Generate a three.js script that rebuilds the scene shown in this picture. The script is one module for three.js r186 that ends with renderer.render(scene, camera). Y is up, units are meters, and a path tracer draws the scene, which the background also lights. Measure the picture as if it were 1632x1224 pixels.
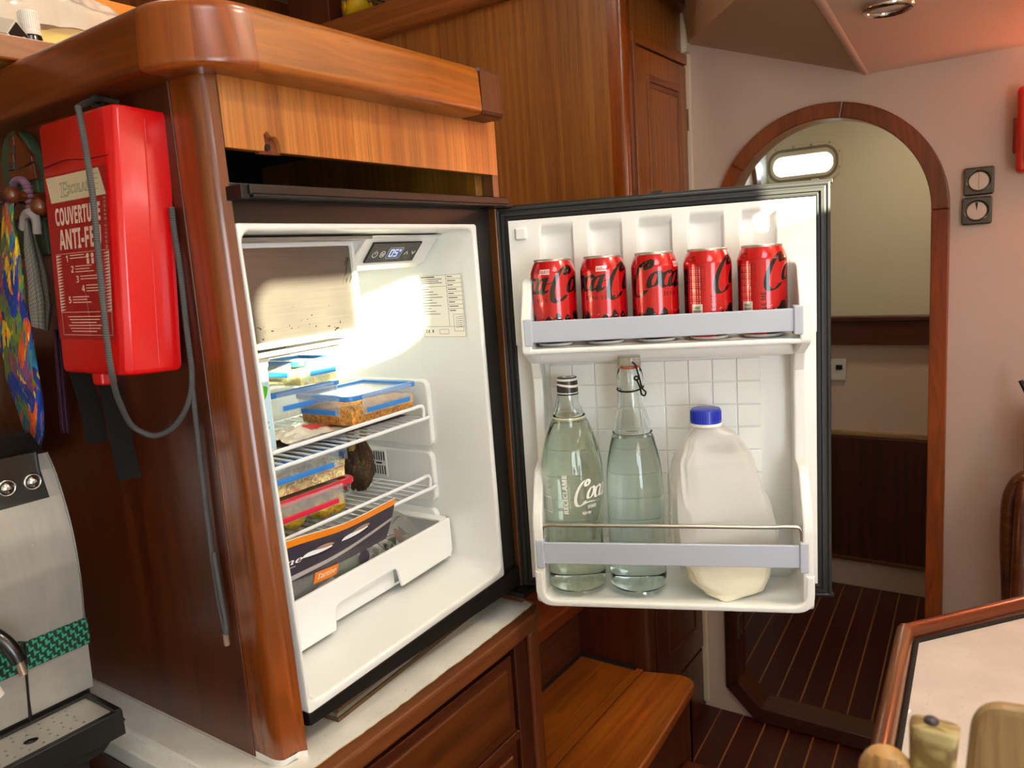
import * as THREE from 'three';
import { RoundedBoxGeometry } from 'three/addons/geometries/RoundedBoxGeometry.js';
import { mergeGeometries, toCreasedNormals } from 'three/addons/utils/BufferGeometryUtils.js';
import { RectAreaLightUniformsLib } from 'three/addons/lights/RectAreaLightUniformsLib.js';

// ---------------------------------------------------------------- camera, sky, sun, exposure
RectAreaLightUniformsLib.init();
const scene = new THREE.Scene();
const camera = new THREE.PerspectiveCamera(53.04, 4 / 3, 0.02, 60);
{
  const e = [0.56366, -0.06749, 0.82324, 0.16522, 0.98573, -0.03231, -0.80931, 0.15423, 0.56677];
  const m = new THREE.Matrix4().makeBasis(new THREE.Vector3(e[0], e[1], e[2]), new THREE.Vector3(e[3], e[4], e[5]), new THREE.Vector3(e[6], e[7], e[8]));
  camera.quaternion.setFromRotationMatrix(m);
  camera.position.set(0, 1.45, 0);
}
scene.add(camera);
camera.focus = 1.1; camera.userData.fStop = 9;
scene.background = new THREE.Color(0.85, 0.93, 1.0);
scene.backgroundIntensity = 6;
const renderer = new THREE.WebGLRenderer({ antialias: true });
renderer.toneMapping = THREE.LinearToneMapping;
renderer.toneMappingExposure = 1.45;
renderer.shadowMap.enabled = true;
const SUN = new THREE.Vector3(0.34, -0.27, -1).normalize();
const sun = new THREE.DirectionalLight(new THREE.Color(1, 0.85, 0.60), 48);
sun.position.copy(SUN).multiplyScalar(-4).add(new THREE.Vector3(0.7, 1.4, -0.8));
sun.target.position.set(0.7, 1.4, -0.8);
sun.castShadow = true; sun.shadow.mapSize.set(2048, 2048); sun.shadow.radius = 1;
Object.assign(sun.shadow.camera, { left: -2, right: 2, top: 2, bottom: -2, near: 0.1, far: 9 });
scene.add(sun, sun.target);

// ---------------------------------------------------------------- helpers
const V = (x, y, z) => new THREE.Vector3(x, y, z);
let seed = 7;
const rnd = () => { seed = (seed + 0x6d2b79f5) | 0; let t = Math.imul(seed ^ (seed >>> 15), 1 | seed); t = (t + Math.imul(t ^ (t >>> 7), 61 | t)) ^ t; return ((t ^ (t >>> 14)) >>> 0) / 4294967296; };
const rr = (a, b) => a + (b - a) * rnd();
const used = new Map();
function numbered(n) { const k = used.get(n) || 0; used.set(n, k + 1); return k ? n + '_' + String(k).padStart(3, '0') : n; }
const inv = new Map();
function thing(name, label, category, pos = [0, 0, 0], turn = 0, group) {
  const o = new THREE.Group(); o.name = numbered(name); o.position.set(...pos); o.rotation.y = turn;
  o.userData = { label, category }; if (group) o.userData.group = group;
  scene.add(o); o.updateMatrixWorld(true); inv.set(o, o.matrixWorld.clone().invert());
  return o;
}
function rootOf(o) { while (o && !inv.has(o)) o = o.parent; return o; }
function merge(gs) {
  gs = (Array.isArray(gs) ? gs : [gs]).map((g) => { const q = g.index ? g.toNonIndexed() : g; for (const k of Object.keys(q.attributes)) if (!['position', 'normal', 'uv'].includes(k)) q.deleteAttribute(k); return q; });
  return gs.length === 1 ? gs[0] : mergeGeometries(gs);
}
// geometry in world coordinates (or through mat) -> named mesh under parent; parent may be a thing, a part or a part's part
function part(name, gs, m, parent, mat) {
  const g = merge(gs);
  if (mat) g.applyMatrix4(mat);
  const r = parent && rootOf(parent);
  if (r && !mat && r.userData.bodyShear) { const p = g.attributes.position; for (let i = 0; i < p.count; i++) { const [a, b] = r.userData.bodyShear(p.getX(i), p.getY(i)); p.setX(i, a); p.setY(i, b); } }
  if (r) g.applyMatrix4(inv.get(r));
  const o = new THREE.Mesh(g, m); o.name = name; o.castShadow = o.receiveShadow = true;
  (parent || scene).add(o);
  return o;
}
function struct(name, gs, m) { const o = part(numbered(name), gs, m); o.userData.kind = 'structure'; return o; }
function structGroup(name) { const o = new THREE.Group(); o.name = numbered(name); o.userData.kind = 'structure'; scene.add(o); inv.set(o, new THREE.Matrix4()); return o; }

// box by extents with rounded edges; uv in metres, grain axis g
function uvBox(geo, g = 'y') {
  const q = geo.index ? geo.toNonIndexed() : geo, p = q.attributes.position, n = q.attributes.normal, uv = new Float32Array(p.count * 2);
  for (let i = 0; i < p.count; i += 3) {
    const nx = Math.abs(n.getX(i) + n.getX(i + 1) + n.getX(i + 2)), ny = Math.abs(n.getY(i) + n.getY(i + 1) + n.getY(i + 2)), nz = Math.abs(n.getZ(i) + n.getZ(i + 1) + n.getZ(i + 2));
    const d = nx >= ny && nx >= nz ? 'x' : ny >= nz ? 'y' : 'z';
    const rest = ['x', 'y', 'z'].filter((a) => a !== d);
    const va = rest.includes(g) ? g : rest[1], ua = rest.find((a) => a !== va);
    for (let k = i; k < i + 3; k++) {
      const c = { x: p.getX(k), y: p.getY(k), z: p.getZ(k) };
      uv[k * 2] = c[ua]; uv[k * 2 + 1] = c[va];
    }
  }
  q.setAttribute('uv', new THREE.BufferAttribute(uv, 2));
  return q;
}
function bx(x0, x1, y0, y1, z0, z1, r = 0.002, g = 'y', seg = 2) {
  const w = Math.abs(x1 - x0), h = Math.abs(y1 - y0), d = Math.abs(z1 - z0);
  const b = r > 0 ? new RoundedBoxGeometry(w, h, d, seg, Math.min(r, w / 2.01, h / 2.01, d / 2.01)) : new THREE.BoxGeometry(w, h, d);
  b.translate((x0 + x1) / 2, (y0 + y1) / 2, (z0 + z1) / 2);
  return uvBox(b, g);
}
function tube(pts, r, seg = 8, n, closed = false) {
  const c = new THREE.CatmullRomCurve3(pts.map((p) => (p.isVector3 ? p : V(...p))), closed, 'centripetal');
  return new THREE.TubeGeometry(c, n || pts.length * 6, r, seg, closed);
}
function bar(a, b, r, seg = 10) {
  a = a.isVector3 ? a : V(...a); b = b.isVector3 ? b : V(...b);
  const d = b.clone().sub(a), g = new THREE.CylinderGeometry(r, r, d.length(), seg);
  g.applyQuaternion(new THREE.Quaternion().setFromUnitVectors(V(0, 1, 0), d.normalize())); g.translate((a.x + b.x) / 2, (a.y + b.y) / 2, (a.z + b.z) / 2);
  return g;
}
function cyl(r0, r1, y0, y1, x = 0, z = 0, seg = 24, open = false) { const g = new THREE.CylinderGeometry(r1, r0, y1 - y0, seg, 1, open); g.translate(x, (y0 + y1) / 2, z); return g; }
function lathe(pts, seg = 40) { return new THREE.LatheGeometry(pts.map(([r, y]) => new THREE.Vector2(r, y)), seg); }
function shapeOf(pts) { const s = new THREE.Shape(); pts.forEach(([a, b], i) => (i ? s.lineTo(a, b) : s.moveTo(a, b))); s.closePath(); return s; }
function rrect(s, x0, y0, x1, y1, r) {
  s.moveTo(x0 + r, y0); s.lineTo(x1 - r, y0); s.absarc(x1 - r, y0 + r, r, -Math.PI / 2, 0); s.lineTo(x1, y1 - r); s.absarc(x1 - r, y1 - r, r, 0, Math.PI / 2);
  s.lineTo(x0 + r, y1); s.absarc(x0 + r, y1 - r, r, Math.PI / 2, Math.PI); s.lineTo(x0, y0 + r); s.absarc(x0 + r, y0 + r, r, Math.PI, 1.5 * Math.PI);
  return s;
}
function extr(shape, depth, bevel = 0, curve = 12) {
  return new THREE.ExtrudeGeometry(shape, { depth: depth - 2 * bevel, bevelEnabled: bevel > 0, bevelSize: bevel, bevelThickness: bevel, bevelOffset: -bevel, bevelSegments: 2, curveSegments: curve }).translate(0, 0, bevel);
}
// shape drawn in (-z, y), standing at x, thickness t towards +x
function plateX(shape, x, t, bevel = 0, curve = 24) { return extr(shape, t, bevel, curve).rotateY(Math.PI / 2).translate(x, 0, 0); }
// plan shape drawn in (x, -z), standing from y0 to y1
function plan(shape, y0, y1, bevel = 0, curve = 12) { return extr(shape, y1 - y0, bevel, curve).rotateX(-Math.PI / 2).translate(0, y0, 0); }
function quad(a, b, c, d) { // single sheet, uv 0..1
  const g = new THREE.BufferGeometry();
  const P = [a, b, c, a, c, d].flatMap((p) => p.toArray());
  g.setAttribute('position', new THREE.Float32BufferAttribute(P, 3));
  g.setAttribute('uv', new THREE.Float32BufferAttribute([0, 0, 1, 0, 1, 1, 0, 0, 1, 1, 0, 1], 2));
  g.computeVertexNormals(); return g;
}
// surface from a grid of points, fn(u, v) -> Vector3
function grid(fn, nu, nv, closeU = false) {
  const pos = [], uv = [], idx = [];
  for (let j = 0; j <= nv; j++) for (let i = 0; i <= nu; i++) { const p = fn(i / nu, j / nv); pos.push(p.x, p.y, p.z); uv.push(i / nu, j / nv); }
  for (let j = 0; j < nv; j++) for (let i = 0; i < nu; i++) { const a = j * (nu + 1) + i, b = a + 1, c = a + nu + 1, d = c + 1; idx.push(a, b, d, a, d, c); }
  const g = new THREE.BufferGeometry();
  g.setAttribute('position', new THREE.Float32BufferAttribute(pos, 3)); g.setAttribute('uv', new THREE.Float32BufferAttribute(uv, 2)); g.setIndex(idx); g.computeVertexNormals();
  if (closeU) { const n = g.attributes.normal; for (let j = 0; j <= nv; j++) { const a = j * (nu + 1), b = a + nu; const s = V(n.getX(a) + n.getX(b), n.getY(a) + n.getY(b), n.getZ(a) + n.getZ(b)).normalize(); n.setXYZ(a, s.x, s.y, s.z); n.setXYZ(b, s.x, s.y, s.z); } }
  return g;
}
// ---------------------------------------------------------------- noise and textures
function hash(x, y, s) { let h = Math.imul(x, 374761393) + Math.imul(y, 668265263) + Math.imul(s, 2147483647 ^ 0x5bd1e995); h = Math.imul(h ^ (h >>> 13), 1274126177); return ((h ^ (h >>> 16)) >>> 0) / 4294967296; }
function vn(x, y, s = 0) { const xi = Math.floor(x), yi = Math.floor(y), fx = x - xi, fy = y - yi, u = fx * fx * (3 - 2 * fx), v = fy * fy * (3 - 2 * fy); const a = hash(xi, yi, s), b = hash(xi + 1, yi, s), c = hash(xi, yi + 1, s), d = hash(xi + 1, yi + 1, s); return a + (b - a) * u + (c - a) * v + (a - b - c + d) * u * v; }
function fbm(x, y, s, o = 4) { let a = 0, k = 0.5; for (let i = 0; i < o; i++) { a += k * vn(x, y, s + i); x *= 2.03; y *= 2.03; k *= 0.5; } return a; }
const lerp = (a, b, t) => a + (b - a) * t, clamp = (x) => Math.max(0, Math.min(1, x));
function dataTex(w, h, fn, srgb = true) {
  const d = new Uint8Array(w * h * 4);
  for (let y = 0; y < h; y++) for (let x = 0; x < w; x++) { const c = fn(x / w, y / h), o = (y * w + x) * 4; d[o] = clamp(c[0]) * 255; d[o + 1] = clamp(c[1]) * 255; d[o + 2] = clamp(c[2]) * 255; d[o + 3] = 255; }
  const t = new THREE.DataTexture(d, w, h); t.magFilter = THREE.LinearFilter; t.minFilter = THREE.LinearFilter; t.wrapS = t.wrapT = THREE.MirroredRepeatWrapping;
  if (srgb) t.colorSpace = THREE.SRGBColorSpace; t.needsUpdate = true; return t;
}
// straight-grained veneer or plank, colours sRGB 0..1; texture covers 0.4 x 0.8 m
function woodTex(c0, c1, c2, s, o = {}) {
  const { freq = 30, cathedral = 0.25, w = 512, h = 512, blotch = 0.5 } = o;
  return dataTex(w, h, (u, v) => {
    const bend = (fbm(u * 2, v * 1.3, s) - 0.5) * cathedral;
    const q = u + bend;
    const ring = fbm(q * freq, v * 0.8, s + 9, 3), fine = vn(q * freq * 9, v * 9, s + 20), pore = vn(u * 330, v * 16, s + 30) > 0.86 ? 0.35 : 0, big = fbm(u * 3, v * 2, s + 40, 2);
    let t = clamp((ring - 0.25) * 1.7), k = lerp(0.86, 1.08, fine) * lerp(1 - blotch * 0.3, 1 + blotch * 0.3, big) * (1 - pore * 0.35);
    const a = t < 0.5 ? c0 : c1, b = t < 0.5 ? c1 : c2, f = t < 0.5 ? t * 2 : t * 2 - 1;
    return [lerp(a[0], b[0], f) * k, lerp(a[1], b[1], f) * k, lerp(a[2], b[2], f) * k];
  });
}
function scaled(t, u, v) { const c = t.clone(); c.repeat.set(u, v); c.needsUpdate = true; return c; }
function woodMat(tex, o = {}) { return new THREE.MeshPhysicalMaterial({ map: scaled(tex, 2.5, 1.25), roughness: 0.42, clearcoat: 0.5, clearcoatRoughness: 0.18, ...o }); }
const std = (c, r = 0.6, o = {}) => new THREE.MeshStandardMaterial({ color: c, roughness: r, ...o });
const phys = (c, r = 0.5, o = {}) => new THREE.MeshPhysicalMaterial({ color: c, roughness: r, ...o });
function canvasTex(w, h, draw, o = {}) {
  const c = document.createElement('canvas'); c.width = w; c.height = h; const x = c.getContext('2d'); draw(x, w, h);
  const t = new THREE.CanvasTexture(c); t.colorSpace = THREE.SRGBColorSpace; Object.assign(t, o); return t;
}
const T = {};
T.honey = woodTex([0.76, 0.54, 0.28], [0.70, 0.47, 0.22], [0.58, 0.36, 0.15], 3, { freq: 26, cathedral: 0.1 });
T.trim = woodTex([0.70, 0.46, 0.18], [0.63, 0.39, 0.14], [0.50, 0.28, 0.09], 55, { freq: 10, cathedral: 0.45, blotch: 0.8 });
T.teak = woodTex([0.68, 0.46, 0.23], [0.62, 0.40, 0.18], [0.53, 0.32, 0.13], 17, { freq: 34, cathedral: 0.06 });
T.red = woodTex([0.49, 0.305, 0.14], [0.42, 0.24, 0.10], [0.33, 0.175, 0.065], 29, { freq: 14, cathedral: 0.2 });
T.dark = woodTex([0.35, 0.18, 0.09], [0.29, 0.135, 0.065], [0.22, 0.095, 0.045], 41, { freq: 22, cathedral: 0.15 });
T.pale = woodTex([0.78, 0.66, 0.48], [0.70, 0.57, 0.39], [0.58, 0.44, 0.28], 63, { freq: 12, cathedral: 0.3 });
const MAT = {
  honey: woodMat(T.honey), trim: woodMat(T.trim, { roughness: 0.36 }), teak: woodMat(T.teak), red: woodMat(T.red, { roughness: 0.34, clearcoat: 0.7, clearcoatRoughness: 0.14 }), dark: woodMat(T.dark, { roughness: 0.45 }),
  pale: woodMat(T.pale, { clearcoat: 0, roughness: 0.6 }), step: woodMat(T.trim, { roughness: 0.4, color: 0xd8b090 }),
  wall: phys(0xe0cabc, 0.55, { clearcoat: 0.15 }), ceil: phys(0xdcb8a6, 0.4, { clearcoat: 0.2, clearcoatRoughness: 0.3 }), cream: phys(0xe6dcc4, 0.6),
  white: phys(0xe9eae8, 0.32, { clearcoat: 0.25, clearcoatRoughness: 0.2 }), liner: phys(0xe8e9e6, 0.34, { clearcoat: 0.2, clearcoatRoughness: 0.25 }),
  laminate: phys(0xdedad0, 0.35, { clearcoat: 0.3 }), black: phys(0x0c0b0a, 0.42), blackBrown: phys(0x110d0b, 0.42), gasket: phys(0x191a1a, 0.5), steel: std(0xb9b4ac, 0.32, { metalness: 1 }),
  chrome: std(0xd0d0d0, 0.12, { metalness: 1 }), alu: std(0xb2aea6, 0.38, { metalness: 0.9 }), rail: phys(0xb4bbca, 0.4, { clearcoat: 0.2 }), wire: phys(0xe4e6ea, 0.35, { clearcoat: 0.4 }),
  plyEdge: std(0x6f675c, 0.9), nearBlack: std(0x14100c, 0.9), blue: phys(0x2f7fd0, 0.35, { clearcoat: 0.3 }), redlid: phys(0xd11a3a, 0.35, { clearcoat: 0.3 }),  // near-black matt fill for cavity back, holes, slots and subfloor
  clear: phys(0xf4f8fa, 0.06, { transmission: 1, thickness: 0, ior: 1.45 }), frost: phys(0xf6fafc, 0.18, { transmission: 0.88, thickness: 0 }), glass: phys(0xf8fcfa, 0.02, { transmission: 1, thickness: 0, ior: 1.5 }), thick: phys(0xf6fbf8, 0.01, { transmission: 1, thickness: 0.003, ior: 1.5 }),
};
// laminate grubby mottling
MAT.laminate.map = scaled(dataTex(256, 256, (u, v) => { const m = fbm(u * 9, v * 9, 5), s = vn(u * 120, v * 120, 8) > 0.93 ? 0.07 : 0; const k = 0.86 + 0.1 * m - s; return [k, k * 0.985, k * 0.95]; }), 3, 3);
MAT.laminate.color.set(0xffffff);
// ---------------------------------------------------------------- the room
const BX = 2.2;                                    // main bulkhead
const ARC = { zc: -0.493, r: 0.255, y: 1.51, sill: 0.05, fr: 0.04 };
function archShape(r, y0, ch) { // outline in (-z, y), chamfered at the foot
  const c = -ARC.zc, s = new THREE.Shape();
  s.moveTo(c - r + ch, y0); s.lineTo(c + r - ch, y0); s.lineTo(c + r, y0 + ch); s.lineTo(c + r, ARC.y); s.absarc(c, ARC.y, r, 0, Math.PI); s.lineTo(c - r, y0 + ch); s.closePath();
  return s;
}
{
  const s = shapeOf([[-1.05, -0.05], [2.4, -0.05], [2.4, 2.5], [-1.05, 2.5]]);
  s.holes.push(archShape(ARC.r + 0.01, ARC.sill - 0.01, 0.07));
  struct('wall_bulkhead', uvBox(plateX(s, BX, 0.04, 0, 48)), MAT.wall);
  const f = archShape(ARC.r + ARC.fr, 0.004, 0.09); f.holes.push(archShape(ARC.r, ARC.sill, 0.07));
  // laminated timber surround, in sections: two jambs, two arch halves, the sill
  const t = structGroup('trim_1');
  const c = -ARC.zc, R = ARC.r + ARC.fr, r = ARC.r, x0 = BX - 0.018;
  const arcSec = (a0, a1) => { const q = new THREE.Shape(); q.absarc(c, ARC.y, R, a0, a1); q.absarc(c, ARC.y, r, a1, a0, true); q.closePath(); return q; };
  const secs = [arcSec(0.001, 0.62), arcSec(0.6215, 1.75), arcSec(1.7515, Math.PI - 0.001)];
  for (const q of secs) part('arch_segment', uvBox(plateX(q, x0, 0.078, 0.003, 20), 'y'), woodMat(T.trim, { roughness: 0.32, color: 0xf0bc88 }), t);
  const jr = shapeOf([[c - R, 0.094], [c - R, ARC.y - 0.0004], [c - r, ARC.y - 0.0004], [c - r, ARC.sill + 0.07], [c - R, 0.094]]);
  part('jamb', uvBox(plateX(shapeOf([[c - R, 0.094], [c - R, ARC.y - 0.0004], [c - r, ARC.y - 0.0004], [c - r, 0.12]]), x0, 0.078, 0.003), 'y'), woodMat(T.trim, { color: 0xf4b878 }), t);
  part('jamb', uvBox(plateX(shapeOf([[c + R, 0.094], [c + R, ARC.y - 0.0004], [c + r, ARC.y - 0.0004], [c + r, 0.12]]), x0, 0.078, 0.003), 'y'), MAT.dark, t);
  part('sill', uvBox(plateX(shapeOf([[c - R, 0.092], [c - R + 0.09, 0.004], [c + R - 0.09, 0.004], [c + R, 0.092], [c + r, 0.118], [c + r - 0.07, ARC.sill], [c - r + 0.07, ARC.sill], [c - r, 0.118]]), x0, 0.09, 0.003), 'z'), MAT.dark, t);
  part('hinge_plate', [bx(BX - 0.01, BX + 0.03, 0.26, 0.33, -0.753, -0.745, 0.001)], MAT.steel, t);
}
// floor: planks with pale seams, laid slightly askew to the cabinets
{
  const fl = structGroup('floor');
  part('subfloor', bx(-1.3, 3.45, -0.08, -0.012, -2.4, 1.1, 0), MAT.nearBlack, fl);
  const yaw = 0.0619, m = new THREE.Matrix4().makeRotationY(yaw), seam = std(0x9c6a34, 0.7), mats = [0xf0a078, 0xe09470, 0xd88c68].map((c) => woodMat(T.dark, { color: c, roughness: 0.45, clearcoat: 0.2, clearcoatRoughness: 0.3 }));
  const z0 = -0.669 + 0.0619 * 2.227; // seam line at x = 0, turned
  for (let k = -20; k < 24; k++) {
    const z = z0 + k * 0.0708;
    if (z < -1.75 || z > 1.0) continue;
    part('plank', bx(-1.2, 3.4, -0.012, 0, z + 0.0022, z + 0.0686, 0.0012, 'x', 1), mats[(k + 40) % 3], fl, m);
    part('seam_strip', bx(-1.2, 3.4, -0.012, -0.0012, z - 0.0022, z + 0.0022, 0), seam, fl, m);
  }
}
// cabin beyond the arch
{
  struct('wall_forward', [bx(3.34, 3.38, 0.55, 1.05, -1.9, 0.6, 0)], MAT.wall);
  // upper forward wall with an oblong portlight
  const s = shapeOf([[-0.6, 1.05], [1.9, 1.05], [1.9, 2.2], [-0.6, 2.2]]), h = new THREE.Path();
  rrect(h, 0.705, 1.722, 0.945, 1.808, 0.036); s.holes.push(h);
  struct('wall_forward_upper', uvBox(plateX(s, 3.34, 0.05, 0, 16)), MAT.cream);
  const w = structGroup('window_1'), f = rrect(new THREE.Shape(), 0.675, 1.69, 0.975, 1.845, 0.062), fi = new THREE.Path(); rrect(fi, 0.71, 1.727, 0.94, 1.803, 0.034); f.holes.push(fi);
  part('window_frame', uvBox(plateX(f, 3.322, 0.018, 0.004, 16)), MAT.cream, w);
  const g = rrect(new THREE.Shape(), 0.688, 1.703, 0.962, 1.832, 0.055), gi = new THREE.Path(); rrect(gi, 0.698, 1.713, 0.952, 1.822, 0.047); g.holes.push(gi);
  part('gasket', uvBox(plateX(g, 3.318, 0.005, 0.001, 16)), std(0x8c8168, 0.7), w);
  for (const [a, b] of [[-0.72, 1.838], [-0.79, 1.838], [-0.86, 1.838], [-0.93, 1.836], [-0.683, 1.80], [-0.683, 1.74], [-0.967, 1.79], [-0.967, 1.74]]) part('screw_head', cyl(0.004, 0.003, 0, 0.004, 0, 0, 10).rotateZ(Math.PI / 2).translate(3.321, b, a), MAT.steel, w);
  part('pane', bx(3.36, 3.363, 1.72, 1.81, -0.95, -0.70, 0), MAT.glass, w);
  struct('trim_2', [bx(3.30, 3.345, 1.035, 1.145, -1.9, 0.6, 0.004, 'z'), bx(3.285, 3.345, 1.128, 1.15, -1.9, 0.6, 0.006, 'z')], woodMat(T.red, { color: 0xc89080 }));
  struct('trim_3', [bx(3.325, 3.345, 0.655, 0.675, -1.9, 0.6, 0.003, 'z')], MAT.pale);
  struct('baseboard_forward', [bx(3.33, 3.36, 0, 0.125, -1.9, 0.6, 0.003)], MAT.wall);
  const b = thing('bench_front', 'dark brown veneered locker front below white wall through the archway', 'locker', [3.31, 0.125, -0.4]);
  part('panel', bx(3.30, 3.345, 0.13, 0.655, -0.96, 0.295, 0.003), woodMat(T.dark, { color: 0xf0d0a0, clearcoat: 0.2 }), b);
  part('edge_strip', bx(3.292, 3.345, 0.125, 0.14, -0.96, 0.295, 0.002, 'z'), MAT.red, b);
  const k = thing('wall_socket', 'small white socket plate on the pinkish wall under the dark shelf rail', 'socket', [3.335, 0.99, -0.70]);
  part('cover_plate', bx(3.328, 3.342, 0.885, 0.975, -0.735, -0.662, 0.003), MAT.white, k); part('switch', bx(3.322, 3.33, 0.93, 0.95, -0.70, -0.675, 0.001), MAT.black, k);
  struct('ceiling_forward', [bx(2.24, 3.4, 2.05, 2.1, -1.9, 0.6, 0)], MAT.cream);
  struct('wall_forward_left', [bx(2.24, 3.4, -0.05, 2.1, -1.30, -1.26, 0)], MAT.cream);
  struct('wall_forward_right', [bx(2.24, 3.4, -0.05, 2.1, 0.3, 0.34, 0)], MAT.cream);
  // arched timber locker door on the left of the forward cabin, white stile beside it
  const d = thing('arched_locker', 'white locker side with arched timber panel seen through the archway left', 'locker', [3.0, 0, -1.0]);
  const sd = shapeOf([[-3.32, 0.9], [-2.6, 0.9], [-2.6, 2.0], [-3.32, 2.0]]);
  part('side_panel', bx(2.62, 3.335, 0.0, 2.04, -1.26, -0.965, 0.004), MAT.white, d);
  const ar = new THREE.Shape(); ar.moveTo(2.72, 0.2); ar.lineTo(3.18, 0.2); ar.lineTo(3.18, 1.66); ar.absarc(2.95, 1.66, 0.23, 0, Math.PI); ar.closePath();
  const ai = new THREE.Path(); ai.moveTo(2.77, 0.25); ai.lineTo(2.77, 1.66); ai.absarc(2.95, 1.66, 0.18, Math.PI, 0, true); ai.lineTo(3.13, 0.25); ai.closePath(); ar.holes.push(ai);
  part('arched_frame', uvBox(extr(ar, 0.02, 0.003, 24).translate(0, 0, -0.967)), MAT.red, d);
}
// ceilings
{
  struct('ceiling', [plan(shapeOf([[1.22, 0.314], [2.2, 0.39], [2.2, -1.0], [1.22, -1.0]]), 1.86, 1.92, 0)].map((g) => uvBox(g)), MAT.ceil);
  // rounded edge of the low deckhead
  struct('ceiling_edge', [bar([1.22, 1.872, -0.314], [2.2, 1.872, -0.39], 0.014, 16)], MAT.ceil);
  // face of the bulkhead leaning in above the corner
  const A = V(2.2, 2.03, -0.86), B = V(2.2, 1.862, -0.39), Cc = V(1.25, 1.875, -0.325), D = V(1.62, 2.45, -0.62), E2 = V(2.06, 2.45, -0.86);
  const tri = (a, b, c) => { const g = new THREE.BufferGeometry().setFromPoints([a, b, c]); g.setAttribute('uv', new THREE.Float32BufferAttribute(new Array(6).fill(0), 2)); g.computeVertexNormals(); return g; };
  const back = (p) => p.clone().add(V(0.02, 0.03, -0.01));
  struct('ceiling_slope', [tri(A, B, Cc), tri(A, Cc, D), tri(A, D, E2), tri(back(A), back(Cc), back(B)), tri(back(A), back(D), back(Cc)), tri(back(A), back(E2), back(D))], phys(0xc4ac8e, 0.6));
  struct('trim_4', [bx(2.165, 2.2, 2.0, 2.11, -0.88, -0.846, 0.004), bx(2.185, 2.2, 0.02, 2.0, -0.866, -0.846, 0.005)], MAT.cream);
  struct('wall_coaming', [bx(1.18, 1.22, 1.86, 2.5, -0.31, 1.0, 0.004)], MAT.cream);
  // high ceiling over the galley with a hatch opening
  const hs = shapeOf([[-1.24, 2.4], [2.24, 2.4], [2.24, -1.06], [-1.24, -1.06]]), hh = new THREE.Path();
  rrect(hh, -0.5, -0.75, 0.1, -0.15, 0.05); hs.holes.push(hh);
  struct('ceiling_high', [uvBox(plan(hs, 2.46, 2.5, 0))], MAT.cream);
}
// outer walls: hull side behind the cabinets, the end wall, and the near side with two oblong portlights
struct('wall_back', [bx(-1.24, 2.24, -0.05, 2.5, -2.4, -2.36, 0)], woodMat(T.teak, { color: 0xf0c8b0 }));
struct('wall_left', [bx(-1.24, -1.2, -0.05, 2.5, -2.4, 1.04, 0)], MAT.cream);
{
  const s = shapeOf([[-1.24, -0.05], [2.24, -0.05], [2.24, 2.5], [-1.24, 2.5]]);
  const sk = (x, y) => [x, y];
  const P = [[0.285, 1.845, 0.66, 1.965], [0.0, 0, 0, 0]];
  const rects = [[-0.025, 1.822, 0.30, 1.937], [0.655, 1.832, 1.08, 1.975]];
  rects.forEach(([x0, y0, x1, y1], i) => {
    const h = new THREE.Path(); rrect(h, x0, y0, x1, y1, 0.03); s.holes.push(h);
    const f = rrect(new THREE.Shape(), x0 - 0.035, y0 - 0.035, x1 + 0.035, y1 + 0.035, 0.06), fi = new THREE.Path(); rrect(fi, x0, y0, x1, y1, 0.03); f.holes.push(fi);
    const w = structGroup('window_' + (i + 2)); part('window_frame', uvBox(extr(f, 0.012, 0.003).translate(0, 0, 0.988)), MAT.cream, w);
    part('pane', bx(x0 - 0.01, x1 + 0.01, y0 - 0.01, y1 + 0.01, 1.02, 1.023, 0), MAT.glass, w);
  });
  { const o = new THREE.Path(); rrect(o, -0.8, 0.7, 0.05, 1.68, 0.05); s.holes.push(o); }
  // companionway opening behind the viewer, its direct sun blocked by an added, unseen awning
  struct('added_sun_blocker', [bx(-1.24, 1.0, 1.775, 1.79, 1.05, 4.8, 0)], MAT.cream);
  struct('wall_near', [uvBox(extr(s, 0.04).translate(0, 0, 1.0))], MAT.cream);
}
// ---------------------------------------------------------------- lamps
function lamp(name, label, pos, r, power, color, glow, sz) {
  const t = thing(name, label, 'ceiling light', pos);
  const [x, y, z] = pos;
  part('rim', lathe([[r, 0], [r * 1.18, -0.004], [r * 1.22, -0.012], [r * 1.05, -0.016], [r * 0.98, -0.008], [r * 0.98, 0]], 36).translate(x, y, z), MAT.chrome, t);
  const m = glow ? new THREE.MeshStandardMaterial({ color: 0xffffff, emissive: color, emissiveIntensity: glow, roughness: 0.5 }) : phys(0xcfc9c0, 0.3, { clearcoat: 0.5 });
  part('lens', lathe([[0, -0.012], [r * 0.7, -0.011], [r * 0.99, -0.004]], 36).translate(x, y, z), m, t);
  if (power) {
    const l = new THREE.RectAreaLight(color, power, sz || r * 1.7, sz || r * 1.7);
    l.position.set(x, y - 0.02, z); l.lookAt(x, y - 1, z); scene.add(l);
  }
}
const WARM = new THREE.Color(1, 0.87, 0.70), ORANGE = new THREE.Color(1, 0.42, 0.22);
lamp('ceiling_light', 'unlit round recessed light with chrome rim in the low pink ceiling', [1.585, 1.86, -0.245], 0.036, 0);
lamp('ceiling_light', 'lit round downlight in the high galley ceiling nearer the companionway', [0.95, 2.46, 0.5], 0.12, 52, WARM, 6, 0.22);
lamp('ceiling_light', 'lit round downlight in the high galley ceiling over the fridge', [0.85, 2.46, -0.25], 0.09, 30, WARM, 6, 0.16);
lamp('ceiling_light', 'added unseen downlight in the high galley ceiling to brighten the top shelf', [0.75, 2.46, -1.25], 0.09, 22, WARM, 6, 0.16);  // added lamp, out of view, brightening shelf items and tall cabinet side
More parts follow.
